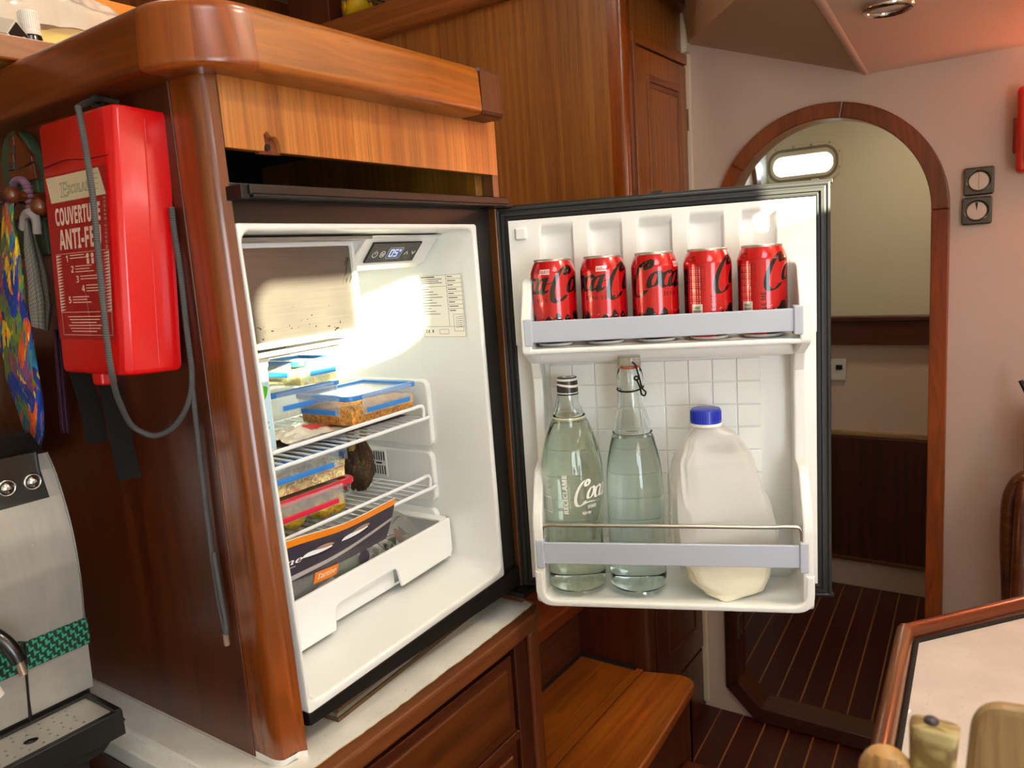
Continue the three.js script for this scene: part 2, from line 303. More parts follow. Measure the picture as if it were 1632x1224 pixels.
lamp('ceiling_light', 'added hidden ceiling light to brighten the cabin beyond the arch', [2.85, 2.05, -0.35], 0.07, 26, new THREE.Color(1, 0.84, 0.6), 5, 0.14);  // added lamp, hidden from view, lifting the dim forward cabin
{
  const t = thing('added_glow_lamp', 'added orange lamp outside the right edge of view standing in for bounced glow', 'wall lamp', [2.15, 1.62, 0.34]);  // added unseen lamp in place of orange light bounced onto the ceiling
  part('bracket', [bx(2.17, 2.2, 1.56, 1.66, 0.31, 0.37, 0.004)], MAT.chrome, t);
  part('shade', lathe([[0.03, -0.04], [0.045, 0.0], [0.05, 0.04]], 28).translate(2.11, 1.6, 0.34), new THREE.MeshStandardMaterial({ color: 0xffa060, emissive: ORANGE, emissiveIntensity: 1.5, side: THREE.DoubleSide }), t);
  const l = new THREE.PointLight(ORANGE, 0.5); l.position.set(2.11, 1.655, 0.34); l.castShadow = true; l.shadow.radius = 2; scene.add(l);
}

// ---------------------------------------------------------------- fridge cabinet
const FZ = -0.69;
{
  const t = thing('fridge_cabinet', 'tall reddish timber cabinet with rounded corner post built round the fridge', 'cabinet', [0.73, 0.9, -0.9]);
  part('side_panel', bx(0.488, 0.506, 0.9, 1.67, -1.6, -0.745, 0.001), woodMat(T.red, { color: 0xc89a84, roughness: 0.38, clearcoatRoughness: 0.3 }), t);
  // corner post: quarter-round outside, square inside
  const ps = new THREE.Shape(); ps.moveTo(0.489, 0.744); ps.lineTo(0.4885, 0.715); ps.quadraticCurveTo(0.489, 0.6995, 0.5, 0.6955); ps.lineTo(0.506, 0.6895); ps.lineTo(0.507, 0.744); ps.closePath();
  const lean = (g) => { const p = g.attributes.position; for (let i = 0; i < p.count; i++) if (p.getX(i) > 0.495) p.setX(i, p.getX(i) + ((1.6 - p.getY(i)) / 0.7) * 0.0145); return g; };
  part('corner_post', lean(uvBox(plan(ps, 0.908, 1.665, 0, 16))), woodMat(T.trim, { color: 0xcc9a70, roughness: 0.26, clearcoat: 0.8, clearcoatRoughness: 0.12 }), t);
  part('post_foot', lean(plan(ps, 0.9, 0.908, 0, 16)), MAT.laminate, t);
  // header panel with a torn-out notch at its lower edge
  const hp = new THREE.Shape(); hp.moveTo(0.508, 1.586); hp.lineTo(0.556, 1.5855); hp.lineTo(0.558, 1.594); hp.lineTo(0.5575, 1.603); hp.lineTo(0.562, 1.607); hp.lineTo(0.567, 1.6015); hp.lineTo(0.573, 1.602); hp.quadraticCurveTo(0.579, 1.597, 0.578, 1.5855); hp.lineTo(0.986, 1.583); hp.lineTo(0.986, 1.68); hp.lineTo(0.508, 1.68); hp.closePath();
  part('header_panel', uvBox(extr(hp, 0.012, 0.0008).translate(0, 0, FZ - 0.012)), woodMat(T.honey, { color: 0xecd0aa }), t);
  part('torn_veneer', uvBox(extr(shapeOf([[0.553, 1.584], [0.554, 1.604], [0.562, 1.611], [0.57, 1.606], [0.579, 1.603], [0.583, 1.584]]), 0.006, 0.001).translate(0, 0, FZ - 0.0125)), woodMat(T.red, { color: 0xffd0b0, clearcoat: 0, roughness: 0.9 }), t);
  part('cable_hole', cyl(0.0035, 0.0035, 0, 0.002, 0, 0, 12).rotateX(Math.PI / 2).translate(0.564, 1.591, FZ - 0.0055), MAT.nearBlack, t);
  part('right_post', bx(0.972, 0.986, 0.9, 1.585, -0.74, -0.69, 0.002), woodMat(T.red), t);
  part('right_side', bx(0.986, 1.0, 0.6, 1.68, -1.6, -0.7, 0.001), woodMat(T.teak), t);
  part('cavity_lining', [bx(0.955, 0.971, 1.5, 1.66, -1.2, -0.71, 0.001)], woodMat(T.pale, { color: 0xd8b060 }), t);
  part('cavity_back', [bx(0.506, 0.972, 1.52, 1.66, -1.22, -1.2, 0), bx(0.506, 0.986, 1.655, 1.665, -1.2, -0.71, 0)], MAT.nearBlack, t);
  // thick bullnosed top rail: left run, swept corner block, front run, end block
  const prof = (w) => { const s = new THREE.Shape(); const h0 = 1.657, h1 = 1.722; s.moveTo(0, h0 + 0.008); s.quadraticCurveTo(0, h0, 0.008, h0); s.lineTo(w, h0); s.lineTo(w, h1 - 0.004); s.lineTo(w - 0.004, h1); s.lineTo(0.016, h1); s.quadraticCurveTo(0.003, h1 - 0.002, 0.003, h1 - 0.014); s.closePath(); return s; };
  const wd = 0.06;
  // front run: extrude along x; outer face at z = -0.65
  const along = (L) => extr(prof(wd), L, 0, 8);
  const mf = new THREE.Matrix4().makeBasis(V(0, 0, -1), V(0, 1, 0), V(1, 0, 0));
  const run = (x0, x1) => uvBox(along(x1 - x0).applyMatrix4(mf).translate(x0, 0, -0.65), 'x');
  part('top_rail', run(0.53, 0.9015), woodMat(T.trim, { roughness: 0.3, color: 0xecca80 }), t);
  const endg = (() => { const s = new THREE.Shape(); s.moveTo(0.9025, 0.65); s.lineTo(0.945, 0.65); s.quadraticCurveTo(0.966, 0.65, 0.966, 0.672); s.lineTo(0.966, 0.71); s.lineTo(0.9025, 0.71); s.closePath(); return uvBox(plan(s, 1.657, 1.721, 0.006), 'z'); })();
  part('end_block', endg, woodMat(T.trim, { color: 0x8c7058, roughness: 0.5, clearcoat: 0.2 }), t);
  // left run along z: outer face at x = 0.45
  const ml = new THREE.Matrix4().makeBasis(V(1, 0, 0), V(0, 1, 0), V(0, 0, 1));
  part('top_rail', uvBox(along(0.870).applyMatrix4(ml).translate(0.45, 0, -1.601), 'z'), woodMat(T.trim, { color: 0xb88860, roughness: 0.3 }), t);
  const n = 28, cx = 0.53, cz = -0.73, cp = prof(wd).getPoints(8);
  part('corner_block', uvBox(grid((u, v) => { const p = cp[Math.min(cp.length - 1, Math.round(v * (cp.length - 1)))], a = Math.PI + (u * Math.PI) / 2; const rad = 0.08 - p.x; return V(cx + Math.cos(a) * rad, p.y, cz - Math.sin(a) * rad); }, n, cp.length - 1), 'y'), woodMat(T.trim, { color: 0xf0b880, roughness: 0.3 }), t);
  part('top_board', bx(0.495, 1.0, 1.665, 1.685, -1.6, -0.705, 0.001, 'x'), MAT.honey, t);
}
// ---------------------------------------------------------------- worktop and base cabinet under the fridge
{
  const t = thing('worktop', 'off white laminate worktop edge with chipped timber nosing under the fridge', 'worktop', [0.75, 0.875, -0.7]);
  const s = new THREE.Shape(); s.moveTo(0.488, 1.2); s.lineTo(0.985, 1.2); s.lineTo(0.985, 0.70);
  const edge = []; for (let i = 0; i <= 60; i++) { const x = 0.975 - (i / 60) * 0.52; edge.push([x, 0.671 + 0.0035 * (fbm(x * 22, 3, 5) - 0.5) + 0.006 * Math.pow((x - 0.73) / 0.25, 2) * (x > 0.73 ? 1 : 0.1) - 0.004 + 0.002 * (vn(x * 130, 1, 2) - 0.5)]); }
  edge.forEach(([x, z]) => s.lineTo(x, z)); s.lineTo(0.452, 0.70); s.lineTo(0.488, 0.72); s.closePath();
  part('laminate_top', uvBox(plan(s, 0.8985, 0.9, 0)), MAT.laminate, t);
  part('sealant_line', tube(edge.map(([x, z]) => V(x, 0.8995, -z)), 0.0008, 5, 120), std(0xc4b48c, 0.6), t);
  part('core', bx(0.488, 0.985, 0.878, 0.8985, -1.2, -0.676, 0.0005, 'x'), MAT.pale, t);
  const ns = new THREE.Shape(); ns.moveTo(0.40, 0.72); ns.lineTo(0.96, 0.705); ns.lineTo(0.992, 0.69); ns.quadraticCurveTo(0.99, 0.662, 0.955, 0.652); ns.lineTo(0.86, 0.647); ns.lineTo(0.40, 0.6455); ns.closePath();
  part('timber_nosing', uvBox(plan(ns, 0.872, 0.8983, 0.004), 'x'), woodMat(T.red, { color: 0xffe4d4, roughness: 0.5, clearcoat: 0.15 }), t);
  const sideTop = thing('counter_upstand', 'pale laminate ledge running along the timber panel beside the coffee machine', 'counter', [0.46, 0.86, -1.0]);
  part('ledge', uvBox(plan(shapeOf([[0.442, 1.62], [0.4885, 1.62], [0.4885, 0.70], [0.442, 0.70]]), 0.868, 0.9, 0.004), 'z'), MAT.laminate, sideTop);
  part('lower_ledge', bx(0.428, 0.45, 0.862, 0.888, -1.62, -0.66, 0.003, 'z'), MAT.laminate, sideTop);
  const c = thing('galley_counter', 'dark brown galley counter under the coffee machine', 'counter', [0.0, 0.82, -1.1]);
  part('counter_top', bx(-1.195, 0.427, 0.84, 0.866, -1.62, -0.62, 0.003, 'x'), woodMat(T.dark, { color: 0xb09080, roughness: 0.3 }), c);
  part('counter_front', bx(-1.195, 0.43, 0.0, 0.84, -1.62, -0.66, 0.002), MAT.dark, c);
}
{
  const t = thing('base_cabinet', 'reddish timber base cabinet with drawers below the worktop nosing', 'cabinet', [0.7, 0, -0.9]);
  part('carcass', bx(0.45, 0.975, 0.0, 0.872, -1.2, -0.685, 0.001), MAT.dark, t);
  const m = woodMat(T.red, { color: 0xb88c74, clearcoat: 0.3 });
  part('top_rail', bx(0.45, 0.9, 0.862, 0.874, -0.69, -0.662, 0.002, 'x'), m, t);
  part('stile', bx(0.902, 0.935, 0.0, 0.874, -0.69, -0.661, 0.003), m, t); part('stile', bx(0.938, 0.966, 0.0, 0.874, -0.70, -0.655, 0.008), woodMat(T.red, { color: 0xf0c0a8 }), t);
  for (const [y0, y1] of [[0.725, 0.852], [0.575, 0.708], [0.3, 0.56]]) {
    const d = part('drawer', bx(0.452, 0.895, y0, y1, -0.685, -0.664, 0.002, 'x'), m, t);
    part('drawer_panel', bx(0.465, 0.88, y0 + 0.016, y1 - 0.016, -0.67, -0.66, 0.004, 'x'), woodMat(T.trim, { color: 0x8c6c50, clearcoat: 0.3 }), d);
  }
  part('dividing_rail', bx(0.452, 0.90, 0.709, 0.724, -0.69, -0.661, 0.002, 'x'), m, t);
}
{
  const t = thing('plywood_packer', 'grey weathered plywood strip wedged under the fridge on the worktop', 'plywood', [0.735, 0.9, -0.72]);
  for (let k = 0; k < 5; k++) part('ply', bx(0.585 + rr(0, 0.001), 0.888, 0.9002 + k * 0.0062, 0.9059 + k * 0.0062, -0.80, -0.708 - (k % 2) * 0.0012, 0.0006, 'x', 1), k % 2 ? MAT.plyEdge : std(0x857b6c, 0.95, { map: scaled(T.pale, 6, 40) }), t, new THREE.Matrix4().makeTranslation(0.585, 0, -0.708).multiply(new THREE.Matrix4().makeRotationY(0.085)).multiply(new THREE.Matrix4().makeTranslation(-0.585, 0, 0.708)));
}
// ---------------------------------------------------------------- fridge
const fridge = thing('fridge', 'black built-in fridge with white interior and its door standing wide open', 'fridge', [0.725, 0.93, -0.9]);
// fridge body sheared towards its lower left corner to suit the camera fit
fridge.userData.bodyShear = (x, y) => { const k = Math.max(0, (1.511 - y) / 0.545), s = Math.max(0, (0.93 - x) / 0.42); return [x + k * (0.007 + 0.012 * s), y - k * 0.017 * s * Math.min(1, Math.max(0, (y - 0.934) / 0.03))]; };
{
  const t = fridge;
  // carcass: black frame round the white liner
  const fr = shapeOf([[0.508, 0.932], [0.96, 0.932], [0.96, 1.552], [0.508, 1.552]]), fo = new THREE.Path(); rrect(fo, 0.512, 0.972, 0.916, 1.507, 0.004); fr.holes.push(fo);
  part('carcass', [uvBox(extr(fr, 0.03, 0.001).translate(0, 0, -0.724)), bx(0.49, 0.96, 0.932, 0.945, -1.16, -0.72, 0), bx(0.49, 0.96, 1.54, 1.552, -1.16, -0.72, 0), bx(0.945, 0.96, 0.932, 1.552, -1.16, -0.72, 0), bx(0.49, 0.96, 0.932, 1.552, -1.18, -1.16, 0)], MAT.blackBrown, t);
  part('top_flange', [bx(0.512, 0.972, 1.5375, 1.5475, -0.74, -0.664, 0.0015, 'x'), bx(0.504, 0.514, 1.533, 1.5475, -0.70, -0.668, 0.001)], MAT.blackBrown, t);
  part('flange_lip', bx(0.516, 0.969, 1.5345, 1.5378, -0.70, -0.6645, 0.0012, 'x'), MAT.blackBrown, t);
  part('sill_bar', bx(0.508, 0.962, 0.934, 0.966, -0.70, -0.6885, 0.001, 'x'), MAT.black, t);
  part('hinge_bracket', [bx(0.94, 0.985, 0.921, 0.93, -0.735, -0.668, 0.001), bx(0.94, 0.99, 1.533, 1.5395, -0.73, -0.668, 0.001)], MAT.black, t);
  // white liner: front rim, walls, rounded inner corners
  const ctr = (x0, y0, x1, y1, r, z) => rrect(new THREE.Shape(), x0, y0, x1, y1, r).getPoints(10).map((p) => V(p.x, p.y, z));
  const o = (e, r, z) => ctr(0.5135 - e, 0.978 - e, 0.911 + e, 1.5025 + e, r, z);
  const rings = [ctr(0.508, 0.966, 0.9195, 1.5105, 0.004, -0.71), ctr(0.508, 0.966, 0.9195, 1.5105, 0.004, -0.6905), ctr(0.5088, 0.9668, 0.9187, 1.5097, 0.004, -0.6885), o(0.004, 0.016, -0.6878), o(0.0015, 0.0145, -0.689), o(0, 0.013, -0.692), o(0, 0.013, -0.72)];
  for (let k = 1; k <= 10; k++) rings.push(o(-0.0006 * k, 0.014 + 0.0004 * k, -0.72 - 0.033 * k));
  rings.push(o(-0.02, 0.01, -1.053), o(-0.1, 0.005, -1.054), o(-0.19, 0.001, -1.054));
  const n = rings[0].length;
  const lg = grid((u, v) => rings[Math.round(v * (rings.length - 1))][Math.round(u * n) % n].clone(), n, rings.length - 1);
  part('liner', lg, MAT.liner, t);
  // raised shelf-support pads on the right wall
  for (const [y0, y1, z1] of [[1.286, 1.452, -0.806], [1.170, 1.279, -0.798], [1.078, 1.162, -0.801], [0.995, 1.066, -0.803]]) {
    const s = rrect(new THREE.Shape(), -z1, y0, 1.045, y1, 0.012);
    part('support_pad', uvBox(plateX(s, y0 > 1.28 ? 0.909 : 0.9015, 0.012, 0.003, 8)), MAT.liner, t);
  }
  // slotted vent behind the lower shelf
  const v = part('vent', bx(0.8995, 0.902, 1.111, 1.158, -0.945, -0.902, 0.001), MAT.liner, t);
  for (let k = 0; k < 7; k++) for (const [a, b] of [[1.115, 1.13], [1.139, 1.154]]) part('slot', bx(0.8988, 0.9, a, b, -0.94 + k * 0.0055, -0.9382 + k * 0.0055, 0), MAT.nearBlack, v);
  part('slot', bx(0.8988, 0.9, 1.133, 1.1355, -0.925, -0.912, 0), MAT.nearBlack, v);
  // control housing in the top right corner, raked display panel
  const cs = shapeOf([[0.742, 1.4995], [0.752, 1.4965], [0.785, 1.462], [0.80, 1.4555], [1.0, 1.4555], [1.0, 1.4995]]);
  part('control_housing', uvBox(plateX(cs, 0.757, 0.152, 0.004, 6)), MAT.liner, t);
  const a = V(0.7735, 1.4905, -0.7545), b = V(0.872, 1.4905, -0.7545), dn = V(0, -0.0245, -0.0236), nn = V(0, -0.69, 0.72).multiplyScalar(0.0014);
  const ctl = canvasTex(512, 160, (x, w, h) => {
    x.fillStyle = '#0a0a0b'; x.fillRect(0, 0, w, h); x.strokeStyle = '#e8e8e8'; x.fillStyle = '#e8e8e8'; x.lineWidth = 6; x.lineCap = 'round';
    x.beginPath(); x.arc(62, 92, 24, -1.0, 4.14); x.stroke(); x.beginPath(); x.moveTo(62, 60); x.lineTo(62, 90); x.stroke();
    x.lineWidth = 5; x.beginPath(); x.arc(140, 92, 24, 0, 7); x.stroke(); for (let k = 0; k < 3; k++) { x.beginPath(); x.moveTo(126, 84 + k * 9); x.bezierCurveTo(134, 78 + k * 9, 144, 94 + k * 9, 154, 84 + k * 9); x.stroke(); }
    x.lineWidth = 4; x.strokeStyle = '#cfd6e8'; x.beginPath(); x.roundRect(190, 40, 148, 90, 10); x.stroke();
    x.strokeStyle = '#e8e8e8'; x.lineWidth = 7; x.beginPath(); x.moveTo(378, 100); x.lineTo(396, 76); x.lineTo(414, 100); x.stroke(); x.beginPath(); x.moveTo(452, 76); x.lineTo(470, 100); x.lineTo(488, 76); x.stroke();
  });
  const screen = canvasTex(512, 160, (x, w, h) => {
    x.fillStyle = '#000'; x.fillRect(0, 0, w, h); x.fillStyle = '#2a3d70'; x.fillRect(196, 46, 136, 78);
    x.strokeStyle = '#dfe8ff'; x.lineWidth = 9; x.lineJoin = 'round'; x.strokeRect(216, 58, 30, 54); x.beginPath(); x.moveTo(294, 58); x.lineTo(264, 58); x.lineTo(264, 84); x.lineTo(294, 84); x.lineTo(294, 112); x.lineTo(262, 112); x.stroke();
    x.fillStyle = '#b8c8ff'; x.fillRect(304, 54, 20, 20);
  });
  const panelM = phys(0xffffff, 0.12, { map: ctl, emissive: 0xffffff, emissiveMap: screen, emissiveIntensity: 0.9, clearcoat: 0.6 });
  part('control_panel', quad(a.clone().add(dn).add(nn), b.clone().add(dn).add(nn), b.clone().add(nn), a.clone().add(nn)), panelM, t);
  part('panel_bezel', (() => { const g = new THREE.BoxGeometry(0.0995, 0.035, 0.0022); g.rotateX(0.767); g.translate(0.82275, 1.4782, -0.7666); return g; })(), MAT.black, t);
  // rating label on the right wall
  const lab = canvasTex(512, 680, (x, w, h) => {
    x.fillStyle = '#f3efe2'; x.fillRect(0, 0, w, h); x.strokeStyle = '#55524a'; x.fillStyle = '#4a473f'; x.lineWidth = 3; x.strokeRect(8, 8, w - 16, h - 16);
    x.fillRect(20, 20, 170, 12); for (const y of [46, 66, 86]) x.fillRect(20, y, 270 - (y % 40) * 2, 7);
    x.beginPath(); x.moveTo(326, 8); x.lineTo(326, 560); for (let k = 1; k < 9; k++) { x.moveTo(326, 8 + k * 45); x.lineTo(504, 8 + k * 45); } x.moveTo(8, 128); x.lineTo(326, 128); x.moveTo(8, 560); x.lineTo(504, 560); x.stroke();
    for (let k = 0; k < 9; k++) x.fillRect(340, 24 + k * 45, 60 + ((k * 37) % 70), 9);
    x.strokeRect(380, 430, 110, 180); x.strokeRect(410, 460, 20, 110); for (let k = 0; k < 6; k++) x.fillRect(440, 452 + k * 22, 40, 5);
    x.font = 'bold 46px sans-serif'; x.fillText('C', 26, 628); x.fillText('€', 58, 628); x.fillRect(110, 596, 16, 28); x.strokeRect(200, 590, 110, 50);
    for (let k = 0; k < 10; k++) x.fillRect(20, 150 + k * 30, 90 + ((k * 53) % 180), 6);
  });
  part('rating_label', quad(V(0.9095, 1.345, -0.800), V(0.9095, 1.345, -0.716), V(0.9095, 1.4415, -0.716), V(0.9095, 1.4415, -0.800)), phys(0xffffff, 0.5, { map: lab }), t);
  // evaporator box: white frame, brushed stained metal flap, body, drip tray
  const eb = part('evaporator_box', [bx(0.525, 0.757, 1.377, 1.492, -1.04, -0.786, 0.002)], MAT.white, t);
  const fs = rrect(new THREE.Shape(), 0.524, 1.371, 0.7595, 1.4955, 0.002), fi = new THREE.Path(); rrect(fi, 0.528, 1.3785, 0.7525, 1.4895, 0.002); fs.holes.push(fi);
  part('flap_frame', uvBox(extr(fs, 0.01, 0.001).translate(0, 0, -0.7875)), MAT.white, eb);
  const em = dataTex(512, 512, (u, v) => {
    const br = 0.045 * (vn(u * 6, v * 260, 2) - 0.5) + 0.07 * (fbm(u * 4, v * 3, 3) - 0.5);
    let k = 0.5 + br; const pit = fbm(u * 42, v * 26, 7, 2), zone = clamp((0.62 - v) * 2.2) * clamp(1.25 - u * 0.35); if (pit > 0.74 - 0.12 * zone) k *= lerp(1, 0.35, zone);
    if (u > 0.83 && v > 0.55 && v < 0.86) { const s = fbm(u * 50 - v * 12, v * 5, 9, 2); if (s > 0.56) k *= 0.72; }
    return [k, k * 0.965, k * 0.92];
  });
  part('metal_flap', (() => { const g = quad(V(0.5265, 1.378, -0.7825), V(0.7535, 1.378, -0.7825), V(0.7535, 1.49, -0.7825), V(0.5265, 1.49, -0.7825)); return g; })(), std(0xffffff, 0.42, { map: em, metalness: 0.9 }), eb);
  part('drip_tray', [bx(0.525, 0.748, 1.358, 1.3655, -1.02, -0.80, 0.003, 'x'), bx(0.53, 0.775, 1.353, 1.358, -1.03, -0.83, 0.002, 'x')], std(0xa8a49c, 0.4, { metalness: 0.6 }), eb);
  part('top_strip', [bx(0.522, 0.752, 1.495, 1.499, -0.80, -0.735, 0.001, 'x')], std(0x9c948e, 0.4, { metalness: 0.6 }), t);
  // two wire shelves
  for (const [y, zf] of [[1.2205, -0.796], [1.1075, -0.796]]) {
    const r = 0.0028, zu = zf - 0.0015, yu = y + 0.0205;
    const s = part('wire_shelf', [
      tube([[0.53, y, zf], [0.6, y, zf], [0.85, y, zf], [0.898, y, zf], [0.906, y, zf - 0.006], [0.906, y, zf - 0.02], [0.9055, y, -1.035]], r, 10, 60),
      tube([[0.53, yu, zu], [0.6, yu, zu], [0.86, yu, zu], [0.884, yu, zu], [0.8875, yu - 0.003, zu], [0.8875, y + 0.002, zu - 0.001]], r, 10, 60),
      bar([0.53, y, -1.035], [0.906, y, -1.035], r), bar([0.53, y - 0.004, -0.92], [0.906, y - 0.004, -0.92], r),
    ], MAT.wire, t);
    for (let k = 0; k < 22; k++) { const x = 0.545 + k * 0.0163; part('wire', tube([[x, y + 0.0012, -1.034], [x, y + 0.0012, -0.93], [x, y + 0.0012, zf - 0.02], [x, y + 0.0005, zf]], 0.0017, 7, 6), MAT.wire, s); }
  }
  // crisper drawer with a recessed grip along its lower edge
  const ds = new THREE.Shape(); ds.moveTo(0.528, 0.9865); ds.lineTo(0.642, 0.9865); ds.lineTo(0.646, 1.012); ds.quadraticCurveTo(0.647, 1.02, 0.656, 1.0205); ds.lineTo(0.762, 1.0235); ds.quadraticCurveTo(0.772, 1.023, 0.774, 1.015); ds.lineTo(0.779, 0.991); ds.lineTo(0.892, 0.993); ds.quadraticCurveTo(0.9035, 0.994, 0.9035, 1.006); ds.lineTo(0.9035, 1.055); ds.lineTo(0.528, 1.053); ds.closePath();
  const dr = part('crisper_drawer', [uvBox(extr(ds, 0.006, 0.0018).translate(0, 0, -0.783)), bx(0.64, 0.782, 0.987, 1.026, -0.80, -0.796, 0.001), bx(0.64, 0.782, 1.0205, 1.0245, -0.80, -0.781, 0.001), bx(0.898, 0.903, 0.99, 1.054, -1.0, -0.78, 0.001), bx(0.53, 0.9, 0.987, 0.9905, -1.0, -0.797, 0), bx(0.53, 0.9, 0.99, 1.054, -1.0, -0.996, 0.001)], MAT.white, t);
  part('rim', [bx(0.886, 0.904, 1.052, 1.056, -1.0, -0.785, 0.001)], MAT.white, dr);
}
// ---------------------------------------------------------------- fridge door, local frame: u along the door from the hinge, y up, w out of the inner face
const DA = -1.1816, DM = new THREE.Matrix4().makeTranslation(0.974, 0, FZ).multiply(new THREE.Matrix4().makeRotationY(DA));
const DI = new THREE.Matrix4();
{
  const D = part('door', [bx(0.0, 0.4765, 0.9215, 1.5345, -0.048, -0.008, 0.0015), bx(-0.004, 0.4805, 0.9205, 0.926, -0.05, -0.006, 0.001), bx(-0.004, 0.4805, 1.531, 1.537, -0.05, -0.006, 0.001)], MAT.black, fridge, DM);
  D.userData.label = 'open black fridge door with white moulded inner side';
  // ribbed magnetic gasket, four mitred lengths
  const gp = (L) => { const s = new THREE.Shape(); s.moveTo(0, 0); s.lineTo(0, 0.006); s.quadraticCurveTo(0.003, 0.009, 0.006, 0.006); s.lineTo(0.008, 0.0065); s.lineTo(0.009, 0.0095); s.lineTo(0.013, 0.0095); s.lineTo(0.014, 0.0065); s.lineTo(0.016, 0.0068); s.quadraticCurveTo(0.018, 0.0085, 0.0205, 0.005); s.lineTo(0.0205, 0); s.closePath(); return s; };
  const side = (x0, y0, dx, dy, L) => { // profile swept inward from the outer edge, mitred ends
    const pr = gp().getPoints(4), nx = -dy, ny = dx;
    return grid((u, v) => { const p = pr[Math.round(v * (pr.length - 1))], s = lerp(p.x, L - p.x, u); return V(x0 + dx * s + nx * p.x, y0 + dy * s + ny * p.x, -0.008 + p.y); }, 1, pr.length - 1).toNonIndexed();
  };
  const gk = [side(-0.002, 0.9225, 1, 0, 0.4785), side(0.4765, 0.9225, 0, 1, 0.6115), side(0.4765, 1.534, -1, 0, 0.4785), side(-0.002, 1.534, 0, -1, 0.6115)];
  gk.forEach((g) => g.computeVertexNormals());
  for (const g of gk) part('gasket', g, MAT.gasket, D, DM);
  // moulded liner: base plate with can scallops at the top, side cheeks, sloping sills
  const sc = (u) => { let d = 0; for (let k = 0; k < 5; k++) { const c = 0.0905 + k * 0.0722, h = 0.0245; const q = Math.abs(u - c) / h; if (q < 1) d = Math.max(d, 0.0095 * Math.sqrt(1 - q * q * 0.72) * clamp((1 - q) * 14)); } return d; };
  const topG = grid((s, v) => { const u = lerp(0.0185, 0.4565, s), y = lerp(1.325, 1.5135, v); const top = clamp((1.5045 - 0.004 * Math.cos(0) - y) / 0.006); return V(u, y, 0.004 - sc(u) * top); }, 300, 28);
  part('liner_back', [topG, bx(0.0185, 0.4565, 0.9435, 1.326, -0.008, -0.002, 0)], MAT.liner, D, DM);
  // recessed field with raised square relief
  part('recess_field', [bx(0.07, 0.428, 0.965, 1.315, -0.0025, 0.0, 0)], MAT.liner, D, DM);
  for (let i = 0; i < 9; i++) for (let j = 0; j < 8; j++) { const u1 = 0.379 - i * 0.0347, y1 = 1.2915 - j * 0.0347; if (u1 < 0.1 || y1 < 1.03) continue; part('relief_square', bx(u1 - 0.0333, u1, y1 - 0.0333, y1, -0.002, 0.0022, 0.0014, 'y', 2), MAT.liner, D, DM); }
  // side cheeks: profile in (w, y), thin, following the two shelves
  const cheek = (u0, u1) => { const s = new THREE.Shape(); s.moveTo(-0.004, 0.946); s.lineTo(0.088, 0.946); s.quadraticCurveTo(0.104, 0.947, 0.104, 0.965); s.lineTo(0.104, 1.062); s.quadraticCurveTo(0.103, 1.075, 0.098, 1.086); s.lineTo(0.07, 1.135); s.quadraticCurveTo(0.066, 1.146, 0.04, 1.147); s.lineTo(0.03, 1.15); s.lineTo(0.03, 1.275); s.lineTo(0.042, 1.300); s.lineTo(0.088, 1.318); s.quadraticCurveTo(0.094, 1.32, 0.094, 1.326); s.lineTo(0.092, 1.37); s.lineTo(0.066, 1.42); s.quadraticCurveTo(0.062, 1.428, 0.03, 1.427); s.lineTo(-0.004, 1.428); s.closePath(); return uvBox(extr(s, u1 - u0, 0.0025, 8).rotateY(-Math.PI / 2).scale(1, 1, 1).applyMatrix4(new THREE.Matrix4().makeTranslation(u1, 0, 0))); };
  part('side_cheek', cheek(0.046, 0.0605), MAT.liner, D, DM); part('side_cheek', cheek(0.421, 0.4355), MAT.liner, D, DM);
  // shelf floors
  part('can_shelf', [bx(0.05, 0.431, 1.3195, 1.3275, -0.002, 0.0935, 0.0035, 'x'), bx(0.054, 0.428, 1.298, 1.322, -0.002, 0.045, 0.012, 'x')], MAT.liner, D, DM);
  const ts = rrect(new THREE.Shape(), 0.0455, 0.946, 0.436, 1.02, 0.02), ti = new THREE.Path(); rrect(ti, 0.0585, 0.955, 0.423, 1.03, 0.014); 
  const tray = new THREE.Shape(); tray.moveTo(0.0455, 1.0); tray.lineTo(0.0455, 0.972); tray.quadraticCurveTo(0.0455, 0.945, 0.0725, 0.945); tray.lineTo(0.409, 0.945); tray.quadraticCurveTo(0.436, 0.945, 0.436, 0.972); tray.lineTo(0.436, 1.0); tray.lineTo(0.424, 1.0); tray.lineTo(0.424, 0.974); tray.quadraticCurveTo(0.424, 0.9545, 0.404, 0.9545); tray.lineTo(0.078, 0.9545); tray.quadraticCurveTo(0.058, 0.9545, 0.058, 0.974); tray.lineTo(0.058, 1.0); tray.closePath();
  part('bottle_tray', [uvBox(extr(tray, 0.108, 0.003, 10).translate(0, 0, -0.002))], MAT.liner, D, DM);
  // grey retaining rails with end clips, wire bottle guard
  part('can_rail', [bx(0.058, 0.4185, 1.3365, 1.367, 0.088, 0.0925, 0.0015, 'x')], MAT.rail, D, DM);
  for (const u of [0.0565, 0.4195]) part('rail_clip', bx(u - 0.006, u + 0.006, 1.332, 1.3705, 0.074, 0.0955, 0.002), MAT.rail, D, DM);
  part('bottle_rail', [bx(0.057, 0.4215, 1.0105, 1.043, 0.0985, 0.1035, 0.0015, 'x')], MAT.rail, D, DM);
  for (const u of [0.0555, 0.4225]) part('rail_clip', bx(u - 0.006, u + 0.006, 1.0045, 1.0475, 0.084, 0.107, 0.002), MAT.rail, D, DM);
